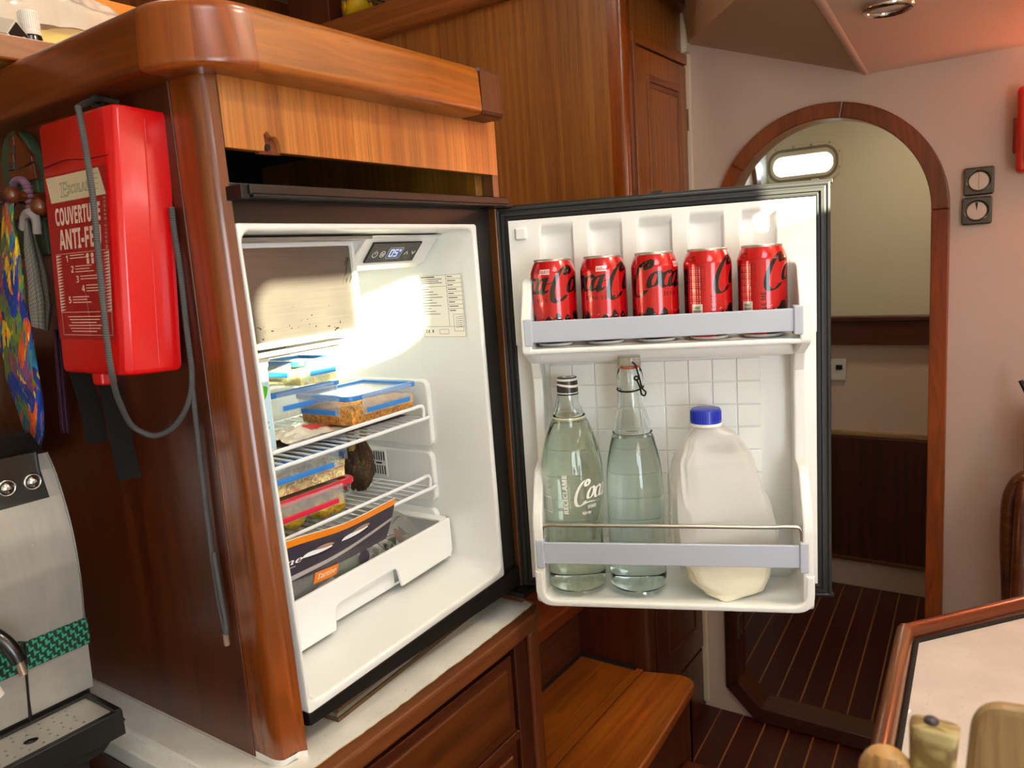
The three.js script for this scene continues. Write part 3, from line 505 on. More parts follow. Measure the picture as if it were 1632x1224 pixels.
  part('wire_guard', tube([[0.0585, 1.04, 0.096], [0.0585, 1.057, 0.097], [0.0605, 1.066, 0.098], [0.068, 1.0685, 0.0985], [0.10, 1.0685, 0.0985], [0.24, 1.068, 0.0985], [0.38, 1.0675, 0.0985], [0.408, 1.0685, 0.0985], [0.4175, 1.067, 0.098], [0.4205, 1.058, 0.097], [0.4205, 1.04, 0.096]], 0.0029, 10, 90), MAT.steel, D, DM);
  part('door_switch_pad', bx(0.028, 0.0465, 1.484, 1.5025, 0.001, 0.0085, 0.0035), MAT.liner, D, DM);
  part('top_catch', [bx(0.233, 0.248, 1.536, 1.5415, -0.03, -0.015, 0.0006), bx(0.452, 0.462, 1.532, 1.5385, -0.02, -0.008, 0.0006)], MAT.black, D, DM);
}
// ---------------------------------------------------------------- printed lettering
// calligraphic strokes for the flowing script, in a frame where x-height = 20 and y grows upwards
function nibStroke(x, pts, ax, ay, px, py, s) {
  const P = []; for (let i = 0; i + 3 < pts.length; i += 3) { const [a, b, c, d] = [pts[i], pts[i + 1], pts[i + 2], pts[i + 3]]; for (let k = 0; k <= 14; k++) { const t = k / 14, m = 1 - t; P.push([m * m * m * a[0] + 3 * m * m * t * b[0] + 3 * m * t * t * c[0] + t * t * t * d[0], m * m * m * a[1] + 3 * m * m * t * b[1] + 3 * m * t * t * c[1] + t * t * t * d[1]]); } }
  const Q = P.map(([a, b]) => [px + (a + b * 0.28) * s, py - b * s]);
  for (let i = 1; i < Q.length; i++) { const [a, b] = Q[i - 1], [c, d] = Q[i]; x.beginPath(); x.moveTo(a - ax, b - ay); x.lineTo(a + ax, b + ay); x.lineTo(c + ax, d + ay); x.lineTo(c - ax, d - ay); x.closePath(); x.fill(); x.stroke(); }
}
const SC = {
  C: [[[20, 27], [19, 33], [10, 35], [4, 25], [-3, 13], [-3, -6], [6, -10], [12, -12], [17, -7], [19, -3]], [[20, 27], [19, 21], [13, 20], [12, 25], [11.5, 31], [18, 33], [20, 27]]],
  o: [[[8, 19], [1, 18], [-1, 8], [1, 3], [4, -2], [11, 2], [12, 10], [13, 17], [10, 20], [7, 18]], [[9, 18], [12, 15], [15, 15], [17, 17]]],
  c: [[[12, 16], [9, 22], [2, 18], [1, 9], [0, 1], [6, -3], [13, 4]]],
  a: [[[11, 17], [5, 21], [0, 13], [0, 7], [0, -1], [7, -2], [11, 9]], [[12.5, 19], [11, 12], [9.5, 3], [11.5, 0], [13, -1], [15, 2], [16.5, 4]]],
  l: [[[1, 3], [6, 12], [10, 30], [8, 36], [6, 40], [2, 34], [1.5, 20], [1, 10], [1, 0], [4, 0], [6, 0], [8, 3], [9, 4]]],
  '-': [[[0, 12], [2, 13], [4, 12], [6, 13]]],
};
const ADV = { C: 21, o: 15.5, c: 13, a: 17, l: 9, '-': 8 };
function script(x, word, px, py, s, color, nib = 2.4) { x.fillStyle = x.strokeStyle = color; x.lineWidth = s * 0.6; x.lineJoin = 'round'; let c = px; for (const ch of word) { for (const st of SC[ch]) nibStroke(x, st, nib * s * 0.95, -nib * s * 0.25, c, py, s); c += ADV[ch] * s; } return c; }
// ---------------------------------------------------------------- drink cans on the door
const canTex = canvasTex(2048, 1104, (x, w, h) => { // 207 mm round, 111.6 mm tall
  const k = w / 207, Y = (mm) => h - mm * k;
  x.fillStyle = '#c4070f'; x.fillRect(0, 0, w, h);
  // brush-like dark swashes round the foot of the print
  x.fillStyle = '#120808';
  for (let i = 0; i < 60; i++) { const a = (62 + i * 2.35) * k, top = 30 + 17 * Math.pow(vn(i * 0.33, 1, 4), 1.6); x.beginPath(); x.ellipse(a, Y(top - 3), (2 + 2.4 * vn(i, 3, 5)) * k, (3 + 3 * vn(i, 5, 6)) * k, -0.5 + vn(i, 9, 7), 0, 7); x.fill(); x.fillRect(a - 2.4 * k, Y(top - 3), 4.8 * k, top * k); }
  x.fillRect(60 * k, Y(30), 145 * k, 30 * k);
  x.strokeStyle = '#e3b8b4'; x.lineWidth = 0.55 * k; for (let i = 0; i < 22; i++) { const a = (64 + i * 6.4) * k, b = Y(31 + 9 * vn(i, 7, 3)); x.beginPath(); x.moveTo(a, b); x.quadraticCurveTo(a + 2 * k, b - 1.5 * k, a + 3.4 * k, b + ((i % 3) - 1) * 1.6 * k); x.stroke(); }
  // thin rules
  x.strokeStyle = '#7c0007'; x.lineWidth = 0.35 * k; x.beginPath(); x.moveTo(60 * k, Y(67)); x.lineTo(207 * k, Y(67)); x.moveTo(60 * k, Y(67)); x.lineTo(60 * k, Y(10)); x.stroke();
  // word in flowing script, grey keyline then black
  const word = (c, n) => { script(x, 'Coca-Cola', 60 * k, Y(70), 1.08 * k, c, n); };
  word('#8a4440', 3.7); word('#120303', 3.3);
  x.fillStyle = '#1a0505'; x.font = 'bold ' + 6.6 * k + 'px sans-serif'; try { x.letterSpacing = 1.3 * k + 'px'; } catch (e) {} x.fillText('ZERO SUGAR', 104 * k, Y(59.5)); try { x.letterSpacing = '0px'; } catch (e) {}
  x.fillStyle = '#efe6e4'; x.fillRect(122.5 * k, Y(101.5), 15.5 * k, 6.6 * k); x.fillStyle = '#c01018'; x.font = 'bold ' + 5.6 * k + 'px sans-serif'; x.save(); x.translate(123 * k, Y(95.8)); x.scale(0.74, 1.1); x.fillText('MARVEL', 0, 0); x.restore();
  // back panel
  x.save(); x.translate(59 * k, Y(12)); x.rotate(-Math.PI / 2); x.fillStyle = '#180606'; x.font = 'bold ' + 9 * k + 'px sans-serif'; x.scale(0.86, 1); x.fillText('RECYCLE ME', 0, 0); x.font = 2.2 * k + 'px sans-serif'; x.fillText('AGAIN AND AGAIN', 24 * k, 3.2 * k); x.restore();
  x.fillStyle = '#e7e2d6'; x.fillRect(25 * k, Y(46), 16 * k, 26 * k); x.fillStyle = '#222'; for (let i = 0; i < 16; i++) x.fillRect(27.5 * k, Y(43.5) + i * 1.1 * k, (i % 5 === 0 ? 12 : 10) * k, (0.3 + ((i * 7) % 4) * 0.14) * k);
  x.fillStyle = '#150607'; x.fillRect(5 * k, Y(90), 13 * k, 74 * k); x.fillStyle = '#8d4a48'; for (let i = 0; i < 22; i++) x.fillRect((7 + (i % 3)) * k, Y(86 - i * 3.2), (6 + ((i * 5) % 4)) * k, 0.9 * k);
  x.fillStyle = '#f0b9a8'; for (let i = 0; i < 5; i++) for (let j = 0; j < 17; j++) x.fillRect((23 + i * 3.6) * k, Y(92 - j * 2.7), 1.2 * k, (1.2 + ((i * 3 + j * 5) % 3) * 0.5) * k);
  x.strokeStyle = '#5e0006'; x.lineWidth = 0.4 * k; for (let i = 0; i < 4; i++) x.strokeRect((35 + (i % 2) * 5) * k, Y(92 - Math.floor(i / 2) * 14), 5 * k, 14 * k);
  x.fillStyle = '#2a0808'; x.font = 'bold ' + 3.6 * k + 'px sans-serif'; x.fillText('ZERO', 23 * k, Y(103)); x.fillText('SUGAR', 21 * k, Y(99));
});
const canPrint = new THREE.MeshPhysicalMaterial({ map: canTex, roughness: 0.24, metalness: 0.35, clearcoat: 0.8, clearcoatRoughness: 0.06 });
function makeCan(label) {
  const t = thing('drink_can', label, 'can', [0, 0, 0], 0, 'drink cans on the door shelf');
  const b = lathe([[0.0262, 0.0035], [0.0318, 0.0085], [0.033, 0.0125], [0.033, 0.03], [0.033, 0.06], [0.033, 0.0955], [0.0326, 0.0985], [0.0295, 0.1065], [0.0268, 0.1116]], 56), p = b.attributes.position, uv = b.attributes.uv;
  for (let i = 0; i < p.count; i++) uv.setY(i, p.getY(i) / 0.1116);
  const g = b.toNonIndexed(); g.setAttribute('normal', b.toNonIndexed().attributes.normal);
  part('printed_wall', g, canPrint, t);
  part('base', lathe([[0, 0.009], [0.015, 0.006], [0.0225, 0.001], [0.0245, 0], [0.0264, 0.0015], [0.0268, 0.0042]], 40), std(0xe2e2e2, 0.4, { metalness: 0.25 }), t);
  const lid = part('lid', lathe([[0.0268, 0.1115], [0.0272, 0.1132], [0.0268, 0.1145], [0.0258, 0.1148], [0.0246, 0.1138], [0.0238, 0.1112], [0, 0.1112]], 40), MAT.alu, t);
  part('pull_tab', [(() => { const s = rrect(new THREE.Shape(), -0.0075, -0.012, 0.0075, 0.012, 0.007); const q = new THREE.Path(); q.absarc(0, -0.005, 0.0045, 0, Math.PI * 2); s.holes.push(q); return uvBox(extr(s, 0.0012, 0.0003, 8).rotateX(-Math.PI / 2).translate(0, 0.1128, 0)); })()], MAT.alu, lid);
  return t;
}
const doorPos = (u, y, w) => V(u, y, w).applyMatrix4(DM);
{
  const labels = ['red and black drink can, first from the hinge, nearest the black door gasket', 'red drink can second from the hinge with white label box under its rim', 'middle red drink can showing the first half of the black script', 'red drink can second from the handle side showing barcode and vertical lettering', 'red drink can last on the handle side at the outer end of the door shelf'];
  const mid = [143, 133, 93, 49, 54];
  let first;
  for (let i = 0; i < 5; i++) {
    const t = i ? first.clone() : (first = makeCan(labels[0]));
    if (i) { t.name = numbered('drink_can'); t.userData = { ...first.userData, label: labels[i] }; scene.add(t); }
    const u = 0.0895 + i * 0.0724, w = 0.0475;
    t.position.copy(doorPos(u, 1.3278, w)); t.scale.y = 1.09;
    const view = Math.atan2(0.27 - u, 1.163 - w);
    t.rotation.y = DA + view - (mid[i] / 207) * 2 * Math.PI;
  }
}
// ---------------------------------------------------------------- bottles on the door
const liquidGreen = phys(0xf7f9f0, 0.03, { transmission: 1, thickness: 0.05, ior: 1.33, attenuationColor: new THREE.Color(0.86, 0.88, 0.76), attenuationDistance: 0.6 });
const water = phys(0xf6fbfb, 0.02, { transmission: 1, thickness: 0.05, ior: 1.33, attenuationColor: new THREE.Color(0.90, 0.97, 0.95), attenuationDistance: 1.2 });
function inset(prof, d, y0, y1) { const out = []; for (let i = 0; i < prof.length; i++) { const [r, y] = prof[i]; if (y >= y0 && y <= y1) out.push([Math.max(0.0005, r - d), y]); } return out; }
const rAt = (prof, y) => { for (let i = 1; i < prof.length; i++) if (prof[i][1] >= y) { const [r0, a] = prof[i - 1], [r1, b] = prof[i]; return lerp(r0, r1, b > a ? (y - a) / (b - a) : 1); } return prof[prof.length - 1][0]; };
function dense(prof, n) { const c = new THREE.SplineCurve(prof.map(([r, y]) => new THREE.Vector2(r, y))); return c.getPoints(n).map((p) => [Math.max(0.0003, p.x), p.y]); }
{
  const P = doorPos(0.1015, 0.9545, 0.052);
  const t = thing('glass_bottle', 'tall faceted glass bottle of pale green drink with black and white screw cap', 'bottle', [P.x, P.y, P.z], DA);
  const Mt = new THREE.Matrix4().makeTranslation(P.x, P.y, P.z).multiply(new THREE.Matrix4().makeRotationY(DA));
  const prof = [[0.037, 0.0], [0.0425, 0.004], [0.0445, 0.016], [0.0435, 0.04], [0.0425, 0.075], [0.0432, 0.105], [0.0462, 0.14], [0.0475, 0.17], [0.0463, 0.197], [0.0405, 0.226], [0.0325, 0.25], [0.0228, 0.272], [0.0168, 0.292], [0.0152, 0.31]];
  const dp = dense(prof, 60);
  const facet = (g, amt) => { const p = g.attributes.position; for (let i = 0; i < p.count; i++) { const x = p.getX(i), y = p.getY(i), z = p.getZ(i), r = Math.hypot(x, z), a = Math.atan2(x, z), band = clamp(1 - Math.abs(y - 0.205) / 0.055) + 0.6 * clamp(1 - Math.abs(y - 0.07) / 0.05); const q = 1 - amt * band * (1 - Math.abs(Math.cos(a * 6))); if (r > 1e-5) { p.setX(i, x * q); p.setZ(i, z * q); } } g.computeVertexNormals(); return g; };
  part('bottle_wall', facet(lathe([[0.0003, 0.004], [0.02, 0.0045], ...dp.filter((p) => p[1] < 0.27)], 96), 0.022), MAT.glass, t, Mt);
  const nk = dp.filter((p) => p[1] >= 0.266); part('bottle_neck', lathe([...nk, [0.0125, 0.3102], ...nk.map(([r, y]) => [r - 0.0026, y]).reverse(), nk[0]], 72), MAT.thick, t, Mt);
  const liq = inset(dp, 0.0012, 0.0075, 0.262);
  const top = rAt(dp, 0.262) - 0.0025;
  part('drink', facet(lathe([[0.0003, 0.0075], ...liq, [top, 0.2625], [0.0003, 0.2625]], 96), 0.022), liquidGreen, t, Mt);
  part('foam', lathe([[0.0003, 0.2632], [top + 0.0006, 0.263], [top - 0.0004, 0.268], [top - 0.003, 0.2655], [0.0003, 0.2645]], 48), phys(0xf4efd2, 0.5, { transmission: 0.4, thickness: 0 }), t, Mt);
  const ct = canvasTex(512, 128, (x, w, h) => { x.fillStyle = '#1b1918'; x.fillRect(0, 0, w, h); x.strokeStyle = '#e8e2d6'; x.lineWidth = 7; for (const [y, dashy] of [[10, 0], [38, 1], [66, 0], [92, 1]]) { if (dashy) for (let i = 0; i < 40; i++) x.strokeRect(i * 13, y, 5, 8); else { x.beginPath(); x.moveTo(0, y); x.bezierCurveTo(170, y + 12, 340, y - 12, 512, y); x.stroke(); } } });
  part('screw_cap', [lathe([[0.0160, 0.300], [0.0165, 0.302], [0.0158, 0.304], [0.0156, 0.3155], [0.0151, 0.3235], [0.0142, 0.3255], [0.0003, 0.3258]], 48)], phys(0xffffff, 0.35, { map: ct, clearcoat: 0.3 }), t, Mt);
  // white printed lettering on the glass
  const pr = canvasTex(1024, 512, (x, w, h) => {
    x.clearRect(0, 0, w, h); const c = '#f2f2ee';
    script(x, 'Coca', 560, 330, 6.2, c, 2.6); x.fillStyle = c; x.font = 'bold 46px sans-serif'; x.fillText('ZERO', 700, 430); x.font = 'bold 38px sans-serif'; x.fillText('SUCRE', 630, 490);
    x.beginPath(); x.moveTo(600, 396); x.quadraticCurveTo(700, 330, 820, 372); x.quadraticCurveTo(700, 352, 606, 404); x.fill();
    x.save(); x.translate(470, 480); x.rotate(-Math.PI / 2); x.font = 'bold 74px sans-serif'; x.fillText('RECÍCLAME', 0, 0, 430); x.strokeStyle = c; x.lineWidth = 4; x.strokeText('RECÍCLAME', 0, 0, 430); x.font = '18px sans-serif'; x.fillText('Y VUELVO A TU MESA OTRA VEZ', 40, 30, 250); x.restore();
    for (let i = 0; i < 17; i++) x.fillRect(40, 60 + i * 14, 220 - (i % 4) * 14, 5);
    x.fillRect(60, 310, 200, 170); x.fillStyle = '#7d8a70'; for (let i = 0; i < 26; i++) x.fillRect(70 + i * 7.2, 322, 2 + (i % 3) * 1.4, 150);
  }, { premultiplyAlpha: false });
  const band = grid((u, v) => { const a = lerp(-1.45, 1.35, u) + 0.13, y = lerp(0.125, 0.2, v), r = rAt(dp, y) + 0.0004; return V(Math.sin(a) * r, y, Math.cos(a) * r); }, 40, 10);
  part('printed_lettering', band, new THREE.MeshStandardMaterial({ map: pr, transparent: true, alphaTest: 0.4, roughness: 0.6, side: THREE.DoubleSide }), t, Mt);
}
{
  const P = doorPos(0.1935, 0.9545, 0.052);
  const t = thing('swing_top_bottle', 'clear swing top glass bottle of water with wire bail, between green bottle and milk', 'bottle', [P.x, P.y, P.z], DA);
  const Mt = new THREE.Matrix4().makeTranslation(P.x, P.y, P.z).multiply(new THREE.Matrix4().makeRotationY(DA));
  const prof = [[0.036, 0.0], [0.0415, 0.005], [0.0428, 0.02], [0.0425, 0.06], [0.0424, 0.13], [0.0420, 0.17], [0.039, 0.20], [0.033, 0.228], [0.0255, 0.255], [0.0195, 0.28], [0.0165, 0.30], [0.0158, 0.305], [0.0185, 0.309], [0.0190, 0.32], [0.0175, 0.332], [0.0135, 0.338]];
  const dp = dense(prof, 70);
  part('bottle_wall', lathe([[0.0003, 0.005], [0.02, 0.0055], ...dp.filter((p) => p[1] < 0.244)], 72), MAT.glass, t, Mt);
  const nk = dp.filter((p) => p[1] >= 0.24); part('bottle_neck', lathe([...nk, [0.0105, 0.338], ...nk.map(([r, y]) => [Math.min(r - 0.0028, 0.014 + Math.max(0, 0.3 - y) * 0.34), y]).reverse(), nk[0]], 72), MAT.thick, t, Mt);
  const top = rAt(dp, 0.236) - 0.0025;
  part('water', lathe([[0.0003, 0.008], ...inset(dp, 0.0012, 0.0085, 0.236), [top, 0.2365], [0.0003, 0.2365]], 72), water, t, Mt);
  part('stopper', [lathe([[0.0003, 0.3385], [0.0155, 0.339], [0.0165, 0.342], [0.0165, 0.351], [0.0155, 0.3535], [0.0003, 0.354]], 40)], phys(0xe8e4d8, 0.25, { transmission: 0.75, thickness: 0 }), t, Mt);
  part('seal_ring', [new THREE.TorusGeometry(0.0132, 0.0022, 10, 36).rotateX(Math.PI / 2).translate(0, 0.3375, 0)], phys(0xb4562a, 0.5), t, Mt);
  const wr = std(0x1c1917, 0.4, { metalness: 0.8 });
  part('wire_bail', [tube([[-0.0185, 0.3055, 0.004], [-0.012, 0.304, 0.0155], [0.002, 0.304, 0.0195], [0.0135, 0.306, 0.015], [0.0188, 0.3085, 0.004], [0.013, 0.307, -0.014], [0, 0.306, -0.019], [-0.014, 0.306, -0.013]], 0.0013, 8, 60, true),
    tube([[0.005, 0.346, 0.016], [0.009, 0.343, 0.0185], [0.014, 0.325, 0.0185], [0.0185, 0.307, 0.0165], [0.0225, 0.302, 0.0145], [0.0205, 0.297, 0.0155], [0.0165, 0.300, 0.0175], [0.0150, 0.309, 0.0185], [0.0105, 0.322, 0.019]], 0.0013, 8, 70),
    new THREE.TorusGeometry(0.0028, 0.0013, 8, 18).translate(0.0105, 0.323, 0.019)], wr, t, Mt);
}
// milk jug: crumpled translucent four-sided container leaning in the tray
{
  const P = doorPos(0.315, 0.9545, 0.052);
  const t = thing('milk_jug', 'crumpled translucent plastic milk jug with blue cap standing in the door tray', 'jug', [P.x, P.y, P.z], DA);
  const Mt = new THREE.Matrix4().makeTranslation(P.x - 0, P.y, P.z).multiply(new THREE.Matrix4().makeRotationY(DA));
  // rows: y, uL, uR, w0, w1, squareness
  const R = [[0.000, -0.004, 0.012, 0.03, 0.046, 2.2], [0.006, -0.03, 0.062, -0.012, 0.042, 3], [0.03, -0.058, 0.07, -0.036, 0.043, 7], [0.06, -0.066, 0.077, -0.038, 0.042, 9], [0.088, -0.071, 0.082, -0.038, 0.042, 9], [0.12, -0.069, 0.074, -0.038, 0.040, 9], [0.16, -0.066, 0.061, -0.037, 0.036, 9], [0.196, -0.063, 0.050, -0.036, 0.033, 8], [0.204, -0.061, 0.047, -0.035, 0.031, 7], [0.222, -0.050, 0.036, -0.030, 0.026, 4], [0.236, -0.042, 0.026, -0.026, 0.022, 3], [0.246, -0.034, 0.010, -0.020, 0.018, 2.4], [0.2505, -0.0365, 0.0035, -0.019, 0.02, 2], [0.262, -0.0365, 0.0035, -0.019, 0.02, 2]];
  const row = (y) => { let i = 1; while (i < R.length - 1 && R[i][0] < y) i++; const a = R[i - 1], b = R[i], f = clamp((y - a[0]) / (b[0] - a[0])); const g = f * f * (3 - 2 * f) * 0.5 + f * 0.5; return a.map((q, k) => lerp(q, b[k], g)); };
  const surf = (d, y1) => grid((u, v) => { const y = v * y1, [, a, b, c, e, n] = row(y), th = u * Math.PI * 2, co = Math.cos(th), si = Math.sin(th), pw = 2 / n; const hx = (b - a) / 2 - d, hz = (e - c) / 2 - d; const cr = clamp(y / 0.03) * clamp((0.24 - y) / 0.02), rg = (k2, l2, sd) => 1 - Math.abs(2 * vn(co * k2 + 5 + y * l2 * 0.6, si * k2 + y * l2, sd) - 1); const q = 1 + cr * (0.13 * (rg(1.3, 9, 12) - 0.62) + 0.06 * (rg(2.7, 21, 15) - 0.6)); const px = Math.sign(co) * Math.pow(Math.abs(co), pw) * hx * q, pz = Math.sign(si) * Math.pow(Math.abs(si), pw) * hz * q, f = 0.3 * clamp((0.24 - y) / 0.03), A = lerp(1, 0.94, f / 0.3), B = lerp(1, 0.72, f / 0.3), cf = Math.cos(f), sf = Math.sin(f); return V((a + b) / 2 + px * A * cf + pz * B * sf - 0.003 * clamp(y / 0.05) * clamp((0.235 - y) / 0.03), y + 0.0006, Math.min(0.0435, (c + e) / 2 - px * A * sf + pz * B * cf)); }, 120, 90, true);
  part('jug_wall', surf(0, 0.262), phys(0xf6f5f2, 0.38, { transmission: 0.68, thickness: 0, clearcoat: 0.4, clearcoatRoughness: 0.25 }), t, Mt);
  const milk = surf(0.0016, 0.045);
  const mp = milk.attributes.position, rim2 = []; for (let i = mp.count - 121; i < mp.count; i++) rim2.push(V(mp.getX(i), mp.getY(i), mp.getZ(i))); const mc = rim2.reduce((a, p) => a.add(p), V(0, 0, 0)).multiplyScalar(1 / rim2.length); const capM = grid((u, v) => rim2[Math.round(u * 120)].clone().lerp(mc, 1 - v), 120, 3);
  part('milk', [milk, capM], phys(0xf6edc0, 0.5), t, Mt);
  part('neck_ring', cyl(0.0222, 0.0222, 0.2495, 0.2535, -0.0165, 0, 36), phys(0xf0eeea, 0.4), t, Mt);
  const ridge = []; for (let i = 0; i < 40; i++) { const a = (i / 40) * Math.PI * 2; ridge.push(bx(-0.0006, 0.0006, 0.257, 0.2705, -0.0005, 0.0006, 0.0003, 'y', 1).translate(0, 0, 0.0212).rotateY(a).translate(-0.0165, 0, 0)); }
  part('blue_cap', [lathe([[0.0216, 0.2525], [0.0218, 0.2565], [0.0212, 0.2575], [0.0211, 0.271], [0.0198, 0.2735], [0.0003, 0.274]], 44).translate(-0.0165, 0, 0), ...ridge], phys(0x1230b8, 0.35, { clearcoat: 0.2 }), t, Mt);
}
// ---------------------------------------------------------------- food in the fridge
function lockBox(name, label, [x0, x1, y0, y1, z0, z1], lid, food, turn = 0, group = 'clip lid food boxes in the fridge') {
  const cx = (x0 + x1) / 2, cz = (z0 + z1) / 2, W = (x1 - x0) / 2, D = (z1 - z0) / 2, H = y1 - y0;
  const t = thing(name, label, 'food box', [cx, y0, cz], turn, group);
  const Mt = new THREE.Matrix4().makeTranslation(cx, y0, cz).multiply(new THREE.Matrix4().makeRotationY(turn));
  const ring = (w0, d0, w1, d1, r, ya, yb, bev) => { const s = rrect(new THREE.Shape(), -w0, -d0, w0, d0, r), h = new THREE.Path(); rrect(h, -w1, -d1, w1, d1, Math.max(0.002, r - (w0 - w1))); s.holes.push(h); return uvBox(extr(s, yb - ya, bev, 8).rotateX(-Math.PI / 2).translate(0, ya, 0)); };
  // tub: tapered clear walls
  const wall = grid((u, v) => { const q = rrect(new THREE.Shape(), -W, -D, W, D, 0.014).getPoints(6), n = q.length, p = q[Math.round(u * n) % n], k = lerp(0.9, 0.985, v); return V(p.x * k, lerp(0.001, H - 0.007, v), p.y * k); }, 28, 4);
  const flo = rrect(new THREE.Shape(), -W * 0.9, -D * 0.9, W * 0.9, D * 0.9, 0.012);
  part('tub', [wall, uvBox(extr(flo, 0.0015).rotateX(-Math.PI / 2))], MAT.clear, t, Mt);
  part('lid_rim', ring(W + 0.001, D + 0.001, W - 0.009, D - 0.009, 0.015, H - 0.0075, H, 0.0015), lid, t, Mt);
  const lw = rrect(new THREE.Shape(), -W + 0.009, -D + 0.009, W - 0.009, D - 0.009, 0.008);
  part('lid_window', uvBox(extr(lw, 0.0012).rotateX(-Math.PI / 2).translate(0, H - 0.005, 0)), MAT.frost, t, Mt);
  const ch = Math.min(H * 0.66, 0.029);
  for (const [w, d, sx, sz] of [[W * 0.72, 0, 0, 1], [W * 0.72, 0, 0, -1], [0, D * 0.72, 1, 0], [0, D * 0.72, -1, 0]]) {
    const ox = sx * (W + 0.0042), oz = sz * (D + 0.0042), c = part('clip', bx(ox - Math.max(w, 0.0014), ox + Math.max(w, 0.0014), H - ch, H - 0.001, oz - Math.max(d, 0.0014), oz + Math.max(d, 0.0014), 0.0013), MAT.frost, t, Mt);
    const ix = ox * 1 + sx * 0.0014, iz = oz + sz * 0.0014, ww = w ? w * 0.86 : 0.0016, dd = d ? d * 0.86 : 0.0016;
    part('seal_bar', bx(ix - ww, ix + ww, H - ch + 0.002, H - ch + 0.0095, iz - dd, iz + dd, 0.0016), lid, c, Mt);
  }
  if (food) { const fg = grid((u, v) => { const e = Math.max(Math.abs(u - 0.5), Math.abs(v - 0.5)) * 2, sk = clamp((e - 0.86) / 0.14), cu = clamp((u - 0.07) / 0.86), cv = clamp((v - 0.07) / 0.86), x = lerp(-1, 1, cu) * W * 0.9, z = lerp(-1, 1, cv) * D * 0.9, top = food.h * H * (0.72 + 0.5 * fbm(x * food.f + 7, z * food.f + 3, 21, 3)), y = lerp(top, 0.002, sk), b = 1 + 0.05 * sk * (fbm(x * 160 + 9, (z + y) * 160, 23, 2) - 0.8); return V(x * b, y, z * b); }, 72, 64), fp = fg.attributes.position, fu = fg.attributes.uv; for (let i = 0; i < fp.count; i++) fu.setXY(i, (fp.getX(i) + fp.getZ(i) * 0.6) * 9, (fp.getY(i) + fp.getZ(i) * 0.7) * 9); part(food.name, fg, food.m, t, Mt); }
  return t;
}
const foodTex = (cs, f, s) => dataTex(128, 128, (u, v) => { const n = fbm(u * f, v * f, s, 3), k = vn(u * f * 2.6, v * f * 2.6, s + 5); const i = Math.min(cs.length - 1, Math.floor(clamp((k - 0.15) / 0.7) * cs.length)); const q = 0.72 + 0.5 * n; return cs[i].map((c) => c * q); });
const FOOD = {
  rice: phys(0xffffff, 0.6, { map: foodTex([[1, 0.93, 0.66], [1, 0.97, 0.78], [0.98, 0.88, 0.56]], 7, 31) }),
  crumb: phys(0xffffff, 0.6, { map: foodTex([[0.95, 0.62, 0.24], [1, 0.76, 0.4], [0.82, 0.46, 0.14], [1, 0.68, 0.3]], 16, 32) }),
  pasta: phys(0xffffff, 0.5, { map: foodTex([[1, 0.9, 0.66], [0.98, 0.84, 0.56], [0.66, 0.66, 0.4], [1, 0.93, 0.74], [0.9, 0.6, 0.44]], 7, 33) }),
  pine: phys(0xffffff, 0.35, { map: foodTex([[0.95, 0.75, 0.12], [0.98, 0.82, 0.2], [0.88, 0.62, 0.06]], 12, 34), clearcoat: 0.5 }),
};
lockBox('food_box', 'flat clear food box with blue lid and orange crumbly food at the shelf front', [0.748, 0.894, 1.2325, 1.279, -0.927, -0.806], MAT.blue, { name: 'crumbly_food', h: 0.6, f: 45, m: FOOD.crumb });
lockBox('food_box', 'clear food box with blue lid lying under the smaller box of pale food', [0.662, 0.81, 1.226, 1.293, -1.01, -0.885], MAT.blue, null);
lockBox('food_box', 'small clear food box of pale yellow food on top of another blue lid box', [0.728, 0.807, 1.2935, 1.331, -0.975, -0.882], MAT.blue, { name: 'pale_food', h: 0.78, f: 30, m: FOOD.rice });
lockBox('food_box', 'clear food box with red lid and yellow pineapple on the lower shelf', [0.53, 0.752, 1.1085, 1.1625, -0.945, -0.812], MAT.redlid, null);
{ // pineapple pieces inside the red-lidded box
  const t = scene.children[scene.children.length - 1];
  for (let i = 0; i < 16; i++) { const g = new THREE.SphereGeometry(0.021, 16, 12), p = g.attributes.position; const cx = 0.55 + (i % 8) * 0.0255, cz = i < 8 ? -0.842 : -0.895; if (i === 3 || i === 5) continue; for (let k = 0; k < p.count; k++) { const q = 0.8 + 0.5 * fbm(p.getX(k) * 90 + i, p.getY(k) * 90 + p.getZ(k) * 70, 4, 2); p.setXYZ(k, p.getX(k) * q * 1.02, p.getY(k) * q * 0.85, p.getZ(k) * q); } g.computeVertexNormals(); part('pineapple_piece', g.rotateY(i), FOOD.pine, t, new THREE.Matrix4().makeTranslation(cx, 1.128, cz)); }
}
lockBox('food_box', 'clear food box with blue lid and pasta salad on top of the red box', [0.53, 0.756, 1.1635, 1.2125, -0.945, -0.818], MAT.blue, { name: 'pasta_salad', h: 0.6, f: 40, m: FOOD.pasta });
